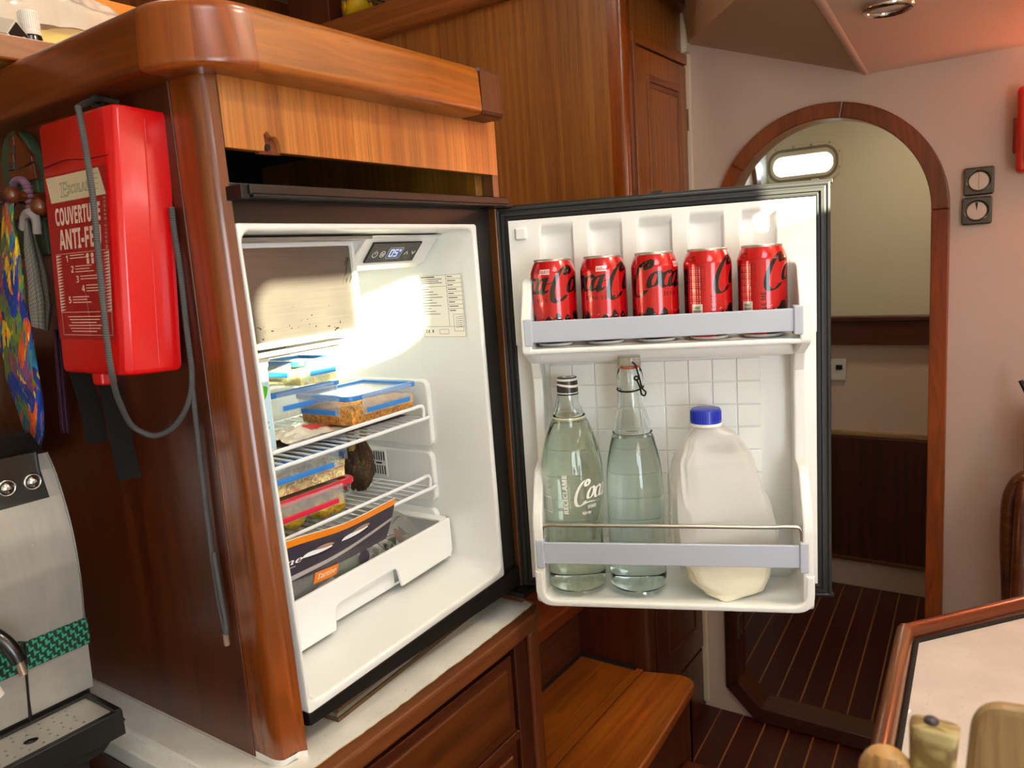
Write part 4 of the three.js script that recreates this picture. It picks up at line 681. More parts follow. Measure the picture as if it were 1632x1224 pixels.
// square tub with pale blue label and a green leaf at the left of the upper shelf
{
  const t = thing('yoghurt_tub', 'tall white square tub with pale blue label and green leaf beside the post', 'tub', [0.585, 1.222, -0.9]);
  const q = (x0, x1, z0, z1, r) => rrect(new THREE.Shape(), x0, z0, x1, z1, r);
  part('tub_wall', uvBox(extr(q(0.53, 0.654, 0.848, 0.97, 0.012), 0.118, 0.002, 8).rotateX(-Math.PI / 2).translate(0, 1.2205, 0)), phys(0xf2f2ee, 0.4, { clearcoat: 0.3 }), t);
  part('lid', [uvBox(extr(q(0.526, 0.6575, 0.844, 0.974, 0.014), 0.012, 0.002, 8).rotateX(-Math.PI / 2).translate(0, 1.343, 0)), uvBox(extr(q(0.53, 0.655, 0.847, 0.971, 0.012), 0.008, 0.001, 8).rotateX(-Math.PI / 2).translate(0, 1.336, 0))], phys(0xf6f3ea, 0.4), t);
  const lb = canvasTex(256, 256, (x, w, h) => { const g = '#bfe0f2'; x.fillStyle = g; x.fillRect(0, 0, w, h); x.fillStyle = '#46b516'; x.beginPath(); x.moveTo(110, 60); x.bezierCurveTo(150, 20, 230, 30, 250, 40); x.bezierCurveTo(250, 90, 200, 110, 150, 100); x.closePath(); x.fill(); x.fillStyle = '#2f8a2c'; for (let i = 0; i < 4; i++) x.fillRect(214, 150 + i * 9, 18 + (i % 2) * 9, 5); x.fillRect(226, 146, 5, 42); });
  part('label_panel', quad(V(0.545, 1.226, -0.8472), V(0.646, 1.226, -0.8472), V(0.646, 1.326, -0.8472), V(0.545, 1.326, -0.8472)), phys(0xffffff, 0.4, { map: lb }), t);
}
function wavySheet(nu, nv, fn) { return grid(fn, nu, nv); }
{
  const pt = canvasTex(512, 320, (x, w, h) => { x.fillStyle = '#e9ddc8'; x.fillRect(0, 0, w, h); x.fillStyle = '#f2ead8'; for (let i = 0; i < 9; i++) x.fillRect(rr(0, 400), rr(0, 300), rr(40, 160), rr(4, 14)); x.fillStyle = '#cf4634'; x.save(); x.translate(390, 120); x.rotate(Math.PI + 0.12); x.font = 'bold 40px serif'; x.fillText('Peppe', 0, 0); x.font = '20px sans-serif'; x.fillText('tranches fines', 90, -50); x.fillText('pizza', 160, 40); x.restore(); x.fillStyle = '#e5402a'; x.beginPath(); x.moveTo(110, 190); x.lineTo(210, 176); x.lineTo(232, 236); x.lineTo(130, 250); x.fill(); x.fillStyle = '#7a5c58'; x.fillRect(0, 296, w, 24); x.fillStyle = '#8e5a5c'; x.fillRect(250, 262, 262, 34); x.fillStyle = '#e8ded0'; for (let i = 0; i < 10; i++) x.fillRect(40 + i * 46, 276 + (i % 3) * 8, 30, 3); });
  const t = thing('sliced_meat_packet', 'crinkled printed packet of sliced meat lying flat at the upper shelf front', 'packet', [0.75, 1.222, -0.86]);
  const f = (lift) => (u, v) => { const x = lerp(0.655, 0.885, u), z = lerp(-0.94, -0.826, 1 - v); return V(x, 1.2245 + lift * (0.002 + 0.013 * (1 - v) * (1 - clamp((x - 0.72) / 0.1)) * 0 + 0.014 * Math.sin(Math.PI * clamp(v)) * (0.5 + fbm(u * 9, v * 6, 44)) * (x > 0.74 ? 0.45 : 1) + 0.004 * fbm(u * 30, v * 20, 45, 2)), z); };
  const g1 = grid(f(1), 60, 40); const uv = g1.attributes.uv; for (let i = 0; i < uv.count; i++) uv.setY(i, uv.getY(i));
  part('printed_film', g1, phys(0xffffff, 0.3, { map: pt, clearcoat: 0.8, clearcoatRoughness: 0.1 }), t);
  part('film_back', grid(f(0), 4, 4), phys(0x8c7870, 0.5), t);
}
{ // browned bunch standing at the back of the lower shelf
  const t = thing('wilted_vegetable_bunch', 'dark brown wilted vegetable bunch with yellow stalks behind the red lid box', 'vegetable', [0.83, 1.108, -0.9]);
  const leafM = phys(0xffffff, 0.75, { map: foodTex([[0.22, 0.13, 0.06], [0.3, 0.2, 0.1], [0.16, 0.09, 0.04], [0.36, 0.27, 0.1]], 9, 51), side: THREE.DoubleSide });
  const c = V(0.838, 1.145, -0.9);
  for (let i = 0; i < 14; i++) { const a = i * 2.4, h = rr(0.028, 0.048), r = rr(0.014, 0.026); part('leaf', grid((u, v) => { const b = a + (u - 0.5) * 1.5, rad = r * (0.55 + 0.7 * Math.sin(v * Math.PI)) * (1 + 0.22 * (fbm(u * 6 + i, v * 8, 52, 2) - 0.5)); return V(c.x + Math.cos(b) * rad, c.y + h - v * (h + 0.034) + 0.004 * Math.sin(u * 9 + i), c.z + Math.sin(b) * rad); }, 9, 12), leafM, t); }
  for (const [dx, dz, l] of [[-0.012, 0.004, 0.03], [0.012, 0.006, 0.032], [0.002, -0.01, 0.026]]) part('stalk', [tube([[c.x + dx * 0.7, c.y + 0.01, c.z + dz], [c.x + dx, c.y + 0.04, c.z + dz], [c.x + dx * 1.1, c.y + 0.034 + l, c.z + dz * 1.5]], 0.0062, 10, 16)], phys(0x8f7a2e, 0.6), t);
}
// drawer contents
{
  const pt = canvasTex(1024, 512, (x, w, h) => {
    x.fillStyle = '#3a3440'; x.fillRect(0, 0, w, h); x.fillStyle = '#2a2230'; for (let i = 0; i < 30; i++) x.fillRect(rr(0, 900), rr(90, 500), rr(60, 320), rr(2, 7)); x.fillStyle = '#4c4752'; for (let i = 0; i < 30; i++) x.fillRect(rr(300, 1000), rr(90, 400), rr(60, 240), rr(1, 4));
    x.fillStyle = '#e8861c'; x.fillRect(0, 0, w, 92); x.fillStyle = '#f4eee6'; x.fillRect(0, 0, w, 10);
    const blob = (bx0, by, s) => { x.fillStyle = '#1c1424'; x.beginPath(); x.ellipse(bx0 + 120 * s, by + 84 * s, 120 * s, 34 * s, 0.0, 0, 7); x.fill(); x.fillStyle = '#eef2f6'; x.beginPath(); x.moveTo(bx0, by + 90 * s); x.bezierCurveTo(bx0 + 20 * s, by + 20 * s, bx0 + 90 * s, by + 36 * s, bx0 + 130 * s, by + 30 * s); x.bezierCurveTo(bx0 + 200 * s, by + 10 * s, bx0 + 230 * s, by + 40 * s, bx0 + 236 * s, by + 60 * s); x.bezierCurveTo(bx0 + 160 * s, by + 96 * s, bx0 + 80 * s, by + 100 * s, bx0, by + 90 * s); x.fill(); x.fillStyle = '#a98a72'; x.beginPath(); x.moveTo(bx0 + 90 * s, by + 36 * s); x.bezierCurveTo(bx0 + 130 * s, by - 24 * s, bx0 + 240 * s, by - 10 * s, bx0 + 250 * s, by + 30 * s); x.bezierCurveTo(bx0 + 210 * s, by + 60 * s, bx0 + 150 * s, by + 40 * s, bx0 + 90 * s, by + 36 * s); x.fill(); };
    blob(330, 190, 0.9); blob(610, 150, 0.9);
    x.fillStyle = '#f2f0ee'; x.font = 'italic bold 90px serif'; x.fillText('ne', 218, 300); x.fillRect(200, 330, 90, 6);
    x.fillStyle = '#cfc9c4'; x.globalAlpha = 0.75; x.beginPath(); x.moveTo(0, 512); x.lineTo(0, 470); x.bezierCurveTo(350, 430, 620, 380, 1024, 250); x.lineTo(1024, 290); x.bezierCurveTo(640, 420, 380, 470, 200, 512); x.fill(); x.globalAlpha = 1;
  });
  const t = thing('vegetable_pouch', 'printed stand-up pouch with orange top band leaning in the fridge drawer', 'packet', [0.69, 0.995, -0.81]);
  const P = (u, v) => { const x = lerp(0.535, 0.7905 - 0.045 * Math.pow(1 - v, 1.4), u), y = lerp(1.0, 1.1205, v) + 0.004 * Math.sin(u * 7) * v, z = -0.7975 + 0.0205 * v + 0.005 * Math.sin(Math.PI * u) * (1 - v) * v - 0.002 * Math.sin(u * 9 + 1) * v; return V(x, y, z); };
  part('printed_band', grid((u, v) => P(u, lerp(0.52, 1, v)), 50, 16), phys(0xffffff, 0.28, { map: pt, clearcoat: 0.6, side: THREE.DoubleSide }), t);
  part('clear_window', grid((u, v) => P(u, lerp(0, 0.52, v)), 50, 12), phys(0xe9e6ea, 0.12, { transmission: 0.85, thickness: 0, side: THREE.DoubleSide }), t);
  const lt = canvasTex(256, 96, (x, w, h) => { x.fillStyle = '#dd7d1e'; x.fillRect(0, 0, w, h); x.fillStyle = '#f6eee0'; x.font = 'italic 58px serif'; x.fillText('Tartine', 30, 66); });
  const lab = (u0, u1, v0, v1) => grid((u, v) => P(lerp(u0, u1, u), lerp(v0, v1, v)).add(V(0, 0, 0.0012)), 10, 4);
  part('orange_label', lab(0.42, 0.6, 0.4, 0.53), phys(0xffffff, 0.4, { map: lt }), t);
  const rt = canvasTex(128, 128, (x) => { x.fillStyle = '#3b3442'; x.fillRect(0, 0, 128, 128); x.fillStyle = '#eee'; x.font = 'bold 44px sans-serif'; x.fillText('1 tr', 24, 70); });
  part('round_sticker', grid((u, v) => { const a = u * Math.PI * 2, r = v * 0.0105; const p = P(0.82, 0.44); return V(p.x + Math.cos(a) * r, p.y + Math.sin(a) * r, p.z + 0.002); }, 24, 2), phys(0x3b3442, 0.4), t);
  const g = thing('cucumber', 'dark green wrapped cucumber lying in the drawer behind the pouch', 'cucumber', [0.63, 1.02, -0.83]);
  const cu = new THREE.TubeGeometry(new THREE.CatmullRomCurve3([V(0.54, 1.022, -0.818), V(0.58, 1.03, -0.818), V(0.64, 1.042, -0.82), V(0.69, 1.05, -0.822)]), 60, 0.0185, 20), cp = cu.attributes.position;
  for (let i = 0; i < cp.count; i++) cp.setY(i, cp.getY(i) + 0.0016 * (fbm(cp.getX(i) * 260, cp.getZ(i) * 260 + cp.getY(i) * 200, 8, 2) - 0.5));
  cu.computeVertexNormals();
  part('skin', [cu, new THREE.SphereGeometry(0.0185, 18, 12).translate(0.69, 1.05, -0.822)], phys(0xffffff, 0.32, { map: foodTex([[0.1, 0.2, 0.1], [0.16, 0.28, 0.14], [0.08, 0.16, 0.08]], 18, 61), clearcoat: 0.8, clearcoatRoughness: 0.15 }), g);
  const sg = thing('salad_bag', 'crinkled clear bag of dark leafy greens at the right of the drawer', 'salad bag', [0.83, 0.995, -0.86]);
  const lm = [0x2c3a1e, 0x47582a, 0x3a2f28, 0x5c5248, 0x6b2a20].map((c) => phys(c, 0.6, { side: THREE.DoubleSide }));
  for (let i = 0; i < 46; i++) { const cx = rr(0.72, 0.885), cz = rr(-0.93, -0.80), cy = rr(1.0, 1.05), a = rr(0, 6.3), l = rr(0.015, 0.034), w = rr(0.006, 0.012), b = rr(-0.8, 0.8); part('leaf', grid((u, v) => { const s = (v - 0.5) * l, q = (u - 0.5) * w * Math.sin(Math.PI * clamp(v * 0.9 + 0.06)); return V(cx + Math.cos(a) * s - Math.sin(a) * q, cy + s * b + 0.004 * Math.sin(v * 5 + i), cz + Math.sin(a) * s + Math.cos(a) * q); }, 3, 7), lm[i % 5], sg); }
  const bagG = grid((u, v) => { const a = u * Math.PI * 2, r = 0.05 * Math.pow(Math.sin(Math.PI * clamp(0.06 + v * 0.9)), 0.6) * (1 + 0.35 * (fbm(Math.cos(a) * 2 + 5, Math.sin(a) * 2 + v * 6, 71, 3) - 0.5)); return V(0.838 + Math.cos(a) * r * 1.15, 0.994 + v * 0.078 + 0.006 * fbm(u * 14, v * 8, 72, 2), -0.86 + Math.sin(a) * r); }, 70, 30, true);
  part('film', bagG, phys(0xf2f2f0, 0.1, { transmission: 0.9, thickness: 0 }), sg);
  const gp = thing('green_pepper', 'bright green vegetable piece showing between pouch and salad bag', 'vegetable', [0.725, 1.03, -0.81]);
  const pg = new THREE.SphereGeometry(0.021, 24, 18), pp = pg.attributes.position; for (let i = 0; i < pp.count; i++) { const a = Math.atan2(pp.getZ(i), pp.getX(i)), q = 1 + 0.1 * Math.cos(a * 4); pp.setXYZ(i, pp.getX(i) * q * 1.2, pp.getY(i) * 0.9, pp.getZ(i) * q); } pg.computeVertexNormals();
  part('flesh', pg.translate(0.728, 1.031, -0.824), phys(0x3f7a12, 0.3, { clearcoat: 0.6 }), gp);
  const or = thing('carrot', 'orange carrot at the bottom left of the fridge drawer', 'carrot', [0.58, 1.0, -0.815]);
  part('root', [tube([[0.535, 0.999, -0.808], [0.57, 1.0, -0.806], [0.62, 1.001, -0.804]], 0.008, 14, 20)], phys(0xd98a1c, 0.5), or);
}
// ---------------------------------------------------------------- things on the timber panel left of the fridge
{
  // fire blanket box, leaning a little on its hook: local frame x out of the label face, y up, z sideways; hinge about x
  const c = V(0.4525, 1.497, -0.835), tilt = 0.01;
  const t = thing('fire_blanket_box', 'red plastic fire blanket box with French lettering hanging on the timber panel', 'fire blanket', [c.x, c.y, c.z]);
  const lean = new THREE.Matrix4().makeRotationX(tilt).premultiply(new THREE.Matrix4().makeTranslation(c.x, c.y, c.z)).multiply(new THREE.Matrix4().makeRotationZ(-0.05));
  const R = phys(0xd3060c, 0.3, { clearcoat: 0.5, clearcoatRoughness: 0.15 });
  const hw = 0.0285, hh = 0.136, hz = 0.0705;
  // body profile in plan (x, z) with one rounded front corner, slight draft
  const s = new THREE.Shape(); s.moveTo(hw + 0.004, -hz); s.lineTo(hw + 0.004, hz); s.lineTo(-hw + 0.006, hz); s.quadraticCurveTo(-hw, hz, -hw, hz - 0.006); s.lineTo(-hw, -hz + 0.017); s.quadraticCurveTo(-hw, -hz, -hw + 0.017, -hz); s.closePath(); // front corner is the rounder one
  const body = uvBox(extr(s, 2 * hh, 0.007, 10).rotateX(-Math.PI / 2).translate(0, -hh, 0)), bp = body.attributes.position;
  for (let i = 0; i < bp.count; i++) { const k = 1 + 0.09 * (bp.getY(i) / hh); bp.setX(i, bp.getX(i) < 0 ? bp.getX(i) * (1 - 0.1 * (bp.getY(i) / hh)) : bp.getX(i)); bp.setZ(i, bp.getZ(i) * k); }
  part('box_body', toCreasedNormals(body, 0.7), R, t, lean);
  part('parting_ridge', [bx(0.006, 0.0075, -hh + 0.01, hh - 0.012, hz - 0.002, hz + 0.0012, 0.0006)].map((g) => { const p = g.attributes.position; for (let i = 0; i < p.count; i++) p.setZ(i, p.getZ(i) * (1 + 0.09 * (p.getY(i) / hh))); return g; }), R, t, lean);
  part('bottom_catch', [bx(-0.026, -0.008, -hh - 0.012, -hh + 0.003, -0.012, 0.008, 0.003)], R, t, lean);
  for (const z of [-0.05, 0.045]) part('lug', bx(-0.031, -0.027, -hh + 0.012, -hh + 0.016, z - 0.007, z + 0.007, 0.001), R, t, lean);
  const lab = canvasTex(1024, 1800, (x, w, h) => {
    x.fillStyle = '#a3141c'; x.fillRect(0, 0, w, h);
    const ink = '#e4c7b4';
    x.fillStyle = '#d8c8a4'; x.beginPath(); x.moveTo(30, 20); x.lineTo(900, 20); x.lineTo(1000, 300); x.lineTo(90, 300); x.closePath(); x.fill();
    x.strokeStyle = '#6c8466'; x.fillStyle = '#6c8466'; x.lineWidth = 7; x.font = 'bold 210px serif'; x.strokeText('E', 260, 250); x.font = 'bold 118px sans-serif'; x.save(); x.scale(0.82, 1); x.strokeText('SCULAPE', 470, 226); x.restore(); for (let i = 0; i < 4; i++) x.fillRect(700, 70 + i * 52, 190, 6);
    const big = (str, y, px, x0, wd) => { x.save(); x.fillStyle = ink; x.font = 'bold ' + px + 'px sans-serif'; const m = x.measureText(str).width; x.translate(x0, y); x.scale(wd / m, 1); x.fillText(str, 0, 0); x.strokeStyle = ink; x.lineWidth = 9; x.strokeText(str, 0, 0); x.restore(); };
    big('COUVERTURE', 545, 250, 130, 770); big('ANTI-FEU', 810, 290, 170, 730);
    x.save(); x.fillStyle = ink; x.translate(985, 850); x.rotate(-Math.PI / 2); x.font = '44px sans-serif'; try { x.letterSpacing = '16px'; } catch (e) {} x.fillText('MODELE DEPOSE', 0, 0); x.restore(); try { x.letterSpacing = '0px'; } catch (e) {}
    x.strokeStyle = ink; x.lineWidth = 5; x.beginPath(); x.moveTo(80, 860); x.lineTo(1000, 860); x.moveTo(80, 1500); x.lineTo(1000, 1500); x.stroke(); x.strokeRect(90, 1500, 900, 250);
    x.fillStyle = ink; for (let i = 0; i < 19; i++) { const y = 870 + i * 33; x.beginPath(); x.moveTo(80, y); x.lineTo(185, y + 4); x.lineTo(80, y + 30); x.fill(); x.beginPath(); x.moveTo(1000, y); x.lineTo(895, y + 26); x.lineTo(1000, y + 30); x.fill(); }
    [['1', 250, 950], ['2', 330, 1070], ['3', 410, 1180], ['4', 500, 1280], ['5', 240, 1400]].forEach(([d, a, b], i) => { x.font = 'bold 100px sans-serif'; x.fillText(d, a, b); for (let k = 0; k < 3 - (i === 0 || i === 2 ? 1 : 0); k++) x.fillRect(a + 80, b - 70 + k * 30, 250 + ((k * 70 + i * 40) % 110), 9); });
    x.beginPath(); x.arc(640, 900, 26, 0, 7); x.arc(720, 900, 26, 0, 7); x.fill(); x.fillRect(620, 930, 44, 60); x.fillRect(700, 930, 44, 60); x.fillRect(790, 1060, 40, 110);
    for (let k = 0; k < 6; k++) x.fillRect(200 + (k % 3) * 30, 1545 + k * 32, 640 - (k % 3) * 90, 9);
    x.strokeStyle = '#e8b0a8'; x.lineWidth = 4; x.beginPath(); x.moveTo(560, 1300); x.lineTo(590, 1520); x.lineTo(600, 1740); x.stroke();
  });
  // label sheet lies on the -x face; u runs towards +z (towards the viewer's right)
  const fx = (y) => -hw * (1 - 0.1 * (y / hh)) - 0.0011;
  const L = (u, v) => { const y = lerp(-0.098, 0.078, v), z = lerp(-0.0655, 0.057, u) * (1 + 0.09 * (y / hh)); return V(fx(y), y, z); };
  part('printed_label', grid(L, 4, 6), phys(0xffffff, 0.32, { map: lab, clearcoat: 0.3 }), t, lean);
  part('crack_line', tube([[fx(0.09) + 0.0008, 0.088, -0.070], [fx(0.09) + 0.0008, 0.091, -0.02], [fx(0.09) + 0.0008, 0.087, 0.02], [fx(0.09) + 0.0008, 0.086, 0.064]], 0.0005, 5, 20), std(0x4c0408, 0.8), t, lean);
  // two black pull tapes below
  const tape = (z0, z1, y0, y1, x0) => grid((u, v) => { const y = lerp(y0, y1, v), w = (u - 0.5) * 0.0225 * (1 + 0.15 * v); return V(x0 + 0.010 + w * 0.8 + 0.004 * Math.sin(v * 3.2 + z0 * 40), y, lerp(z0, z1, v) + w * 0.52); }, 4, 18);
  const tm = phys(0x0a0909, 1.0, { side: THREE.DoubleSide });
  part('pull_tape', tape(-0.961, -0.951, 1.37, 1.268, 0.452), tm, t); part('pull_tape', tape(-0.912, -0.874, 1.372, 1.232, 0.452), tm, t);
  for (const [z, y] of [[-0.93, 1.255], [-0.88, 1.223]]) part('loose_thread', tube([[0.452, y + 0.02, z + 0.004], [0.45, y + 0.004, z], [0.452, y - 0.012, z + 0.005], [0.451, y - 0.022, z + 0.001]], 0.0004, 5, 16), tm, t);
}
{ // braided grey lanyard looped over the box
  const W = [[124, 170, 0.425], [131, 205, 0.4205], [146, 300, 0.4135], [158, 420, 0.408], [170, 540, 0.402], [178, 595, 0.404], [190, 640, 0.425], [215, 682, 0.452], [245, 694, 0.462], [275, 682, 0.470], [297, 650, 0.476], [306, 610, 0.4795], [297, 520, 0.481], [287, 430, 0.482], [278, 370, 0.482], [273, 330, 0.482]];
  const O = V(0, 1.45, 0), K = 1226.46, e = [[0.56366, 0.16522, -0.80931], [-0.06749, 0.98573, 0.15423], [0.82324, -0.03231, 0.56677]];
  const at = ([px, py, x]) => { const a = px - 816, b = -(py - 612), r = e.map((q) => q[0] * a + q[1] * b - q[2] * K), k = x / r[0]; return V(O.x + r[0] * k, O.y + r[1] * k, O.z + r[2] * k); };
  const bt = dataTex(64, 64, (u, v) => { const a = Math.sin((u * 6 + v * 10) * 6.283) * Math.sin((u * 6 - v * 10) * 6.283); const k = 0.30 + 0.14 * a; return [k, k * 0.97, k * 0.95]; });
  bt.wrapS = bt.wrapT = THREE.RepeatWrapping; bt.repeat.set(24, 1);
  const cm = phys(0xffffff, 0.85, { map: bt });
  const t = thing('lanyard', 'grey braided cord looped over the red box and hanging down the panel', 'cord', [0.45, 1.4, -0.85]);
  part('front_loop', new THREE.TubeGeometry(new THREE.CatmullRomCurve3(W.map(at), false, 'centripetal'), 220, 0.0032, 8), cm, t);
  const B = [[306, 612, 0.480], [313, 680, 0.4815], [322, 760, 0.482], [332, 840, 0.482], [343, 920, 0.482], [352, 975, 0.482], [360, 1012, 0.482]].map(at);
  part('hanging_tail', new THREE.TubeGeometry(new THREE.CatmullRomCurve3(B, false, 'centripetal'), 120, 0.0029, 8), cm, t);
  const B2 = [[361, 1008, 0.482], [358, 985, 0.4815], [350, 940, 0.481], [340, 880, 0.481]].map(at);
  part('doubled_tail', new THREE.TubeGeometry(new THREE.CatmullRomCurve3(B2, false, 'centripetal'), 50, 0.0026, 8), cm, t);
  part('taped_end', bar(at([359, 1010, 0.482]), at([362, 1028, 0.482]), 0.0034, 10), phys(0x8a6a5a, 0.5), t);
  part('top_knot', [tube([at([124, 171, 0.425]), at([140, 163, 0.44]), at([160, 158, 0.465]), at([190, 164, 0.48])], 0.0032, 8, 30), new THREE.TorusKnotGeometry(0.0065, 0.003, 60, 8, 2, 3).applyMatrix4(new THREE.Matrix4().makeTranslation(...at([158, 157, 0.472]).toArray()))], std(0x2c241c, 0.9), t);
  // pegboard plaque with a sailing boat
  const PX = 0.478, pl = thing('boat_plaque', 'green round-topped wooden plaque with sailing boat relief and coat pegs', 'plaque', [0.47, 1.55, -1.05]);
  const S = (pts) => shapeOf(pts.map((p) => { const q = at([p[0], p[1], PX]); return [-q.z, q.y]; }));
  const bc = at([37, 205, PX]), pc = new THREE.Shape(), zc = -bc.z - 0.0, yc = 1.612; pc.moveTo(1.018, 1.50); pc.lineTo(1.108, 1.50); pc.lineTo(1.104, yc); pc.absarc(1.062, yc, 0.042, 0, Math.PI); pc.closePath();
  part('board', uvBox(plateX(pc, 0.474, 0.014, 0.002, 16)), phys(0x3c5238, 0.6), pl);
  part('sail', uvBox(plateX(S([[33, 210], [60, 250], [62, 258], [42, 270], [36, 262]]), 0.470, 0.006, 0.001)), woodMat(T.trim, { color: 0xc89060, clearcoat: 0.1 }), pl);
  const wd2 = woodMat(T.red, { color: 0xe0b090, clearcoat: 0.1 });
  for (const [y, m] of [[222, wd2], [236, phys(0x4a3a2c, 0.7)], [249, wd2], [261, phys(0x4a3a2c, 0.7)]]) part('jib_stripe', uvBox(plateX(S([[23, y], [31, y - 4], [33, y + 10], [24, y + 12]]), 0.470, 0.006, 0.001)), m, pl);
  part('hull', uvBox(plateX(S([[25, 275], [64, 262], [68, 285], [38, 296], [28, 292]]), 0.470, 0.006, 0.001)), wd2, pl);
  part('screw', cyl(0.0032, 0.002, 0, 0.004, 0, 0, 12).rotateZ(Math.PI / 2).translate(0.474, at([30, 194, PX]).y, at([30, 194, PX]).z), MAT.steel, pl);
  for (const p of [[8, 312], [52, 312], [96, 330]]) { const q = at([...p, 0.45]); part('peg', [bar([0.478, q.y - 0.004, q.z], [0.43, q.y, q.z], 0.0062, 14), new THREE.SphereGeometry(0.0095, 16, 12).translate(0.428, q.y, q.z)], woodMat(T.red, { color: 0xf0b080 }), pl); }
  part('back_rail', bx(0.47, 0.488, 1.545, 1.572, -1.30, -0.94, 0.004, 'z'), MAT.dark, pl);
  // patchwork oven glove: quilted lozenge shape hanging from the left peg
  const pal = [[0.12, 0.24, 0.62], [0.1, 0.45, 0.62], [0.45, 0.55, 0.18], [0.95, 0.78, 0.1], [0.9, 0.36, 0.1], [0.14, 0.2, 0.5], [0.38, 0.5, 0.24], [0.5, 0.3, 0.42]];
  const cloth = dataTex(512, 512, (u, v) => { const a = u * 3.4 + 0.5 * Math.sin(v * 22), b = v * 13 + 0.5 * Math.sin(u * 9), ci = hash(Math.floor(a), Math.floor(b), 5), st = vn((u + v) * 46, (u - v) * 10, 6) > 0.62, c = pal[Math.floor((st ? hash(Math.floor(a * 3), Math.floor(b * 3), 8) : ci) * 7.99)], k = 0.8 + 0.3 * Math.abs(Math.sin((u + v * 0.5) * 60)) * 0.4 + 0.3 * vn(u * 90, v * 90, 9); return c.map((q) => q * k); });
  const gl = thing('oven_glove', 'multicoloured patchwork quilted cloth hanging from the left peg above the coffee machine', 'oven cloth', [0.44, 1.4, -1.1]);
  const edgeL = [[8, 300], [3, 340], [2, 380], [0, 420], [-6, 480], [-2, 540], [8, 600], [26, 650], [42, 700], [49, 735]], edgeR = [[22, 302], [24, 345], [32, 390], [38, 430], [42, 480], [52, 530], [61, 590], [70, 640], [71, 690], [60, 737]];
  const ev = (E2, v) => { const f = v * (E2.length - 1), i = Math.min(E2.length - 2, Math.floor(f)); return [0, 1].map((k) => lerp(E2[i][k], E2[i + 1][k], f - i)); };
  part('quilted_cloth', grid((u, v) => { const a = ev(edgeL, v), b = ev(edgeR, v), qx = lerp(a[0], b[0], u), qy = lerp(a[1], b[1], u); const puff = 0.004 * Math.abs(Math.sin(v * 20 + u * 3)) + 0.011 * Math.pow(Math.sin(Math.PI * u), 0.6) * (0.7 + 0.3 * Math.abs(Math.sin(v * 16 + u * 2))) * clamp(v * 6 + 0.3) ; return at([qx, qy, 0.452 - puff]); }, 24, 90), phys(0xffffff, 0.9, { map: cloth, side: THREE.DoubleSide, sheen: 0.3 }), gl);
  part('hanging_tab', tube([at([10, 325, 0.449]), at([13, 305, 0.436]), at([20, 306, 0.44]), at([18, 330, 0.452])], 0.004, 8, 24), phys(0x1c2c5c, 0.9), gl);
  // crocheted holders
  const kn = (c0, c1) => dataTex(256, 256, (u, v) => { const a = Math.abs(Math.sin(v * 80 + Math.abs(((u * 8) % 1) - 0.5) * 5)), b = Math.abs(Math.sin(u * 25)), k = 0.4 + 0.6 * a * (0.5 + 0.5 * b); const m = u < 0.5 ? c0 : c1; return m.map((q) => q * k); });
  const kg = thing('crochet_holder', 'grey and white crocheted loop holder hanging between patchwork cloth and red box', 'pot holder', [0.45, 1.45, -1.03]);
  const kl = [[38, 360], [38, 400], [44, 450], [46, 490], [50, 520]], km = [[46, 345], [52, 380], [62, 430], [70, 480], [72, 526]], kr = [[55, 345], [62, 390], [78, 440], [84, 490], [78, 528]];
  const kgm = phys(0xffffff, 0.95, { map: kn([0.82, 0.84, 0.82], [0.58, 0.56, 0.5]), side: THREE.DoubleSide });
  part('crochet_band', grid((u, v) => { const a = ev(kl, v), b = ev(km, v), q = [lerp(a[0], b[0], u), lerp(a[1], b[1], u)]; return at([...q, 0.446 - 0.007 * Math.sin(Math.PI * u)]); }, 12, 40), kgm, kg);
  part('crochet_band', grid((u, v) => { const a = ev(km, v), b = ev(kr, v), q = [lerp(a[0], b[0], u), lerp(a[1], b[1], u)]; return at([...q, 0.450 - 0.007 * Math.sin(Math.PI * u)]); }, 12, 40), phys(0xffffff, 0.95, { map: kn([0.5, 0.48, 0.42], [0.42, 0.38, 0.34]), side: THREE.DoubleSide }), kg);
  part('top_edge', tube([at([37, 364, 0.445]), at([40, 344, 0.443]), at([48, 339, 0.442]), at([56, 346, 0.445]), at([60, 372, 0.447])], 0.005, 8, 30), phys(0x9a938c, 0.95), kg);
  const pu = thing('purple_loop', 'purple crocheted hanging loop on the peg above the grey holder', 'loop', [0.45, 1.55, -1.04]);
  const lp = [[20, 315], [23, 292], [33, 286], [42, 295], [47, 318], [48, 345], [40, 350]].map((p, i) => at([...p, 0.442 + i * 0.0008]));
  const beads = []; const lc = new THREE.CatmullRomCurve3(lp); for (let i = 0; i < 20; i++) { const q = lc.getPoint(i / 19); beads.push(new THREE.SphereGeometry(0.0055, 10, 8).scale(1, 0.72, 1).translate(q.x, q.y, q.z)); }
  part('crochet_cord', beads, phys(0x7a5568, 0.95), pu);
  const pc2 = thing('purple_cloth', 'dark purple cloth corner hanging behind the red box', 'cloth', [0.46, 1.38, -0.99]);
  part('cloth_fold', grid((u, v) => at([lerp(lerp(84, 96, v), lerp(96, 112, v), u), lerp(525, 690, v), 0.468 - 0.006 * Math.sin(u * 6)]), 8, 20), phys(0x4a2038, 0.9, { side: THREE.DoubleSide }), pc2);
  const br = thing('brown_bag', 'dark brown glossy bag hanging behind the patchwork cloth at the left edge', 'bag', [0.46, 1.3, -1.17]);
  part('bag_film', grid((u, v) => { const q = at([lerp(-30, 58, u), lerp(560, 735, v), 0.463]); q.x -= 0.012 * Math.sin(Math.PI * u) + 0.006 * fbm(u * 6, v * 6, 91); return q; }, 24, 24), phys(0x2a150c, 0.3, { clearcoat: 0.7, side: THREE.DoubleSide }), br);
}
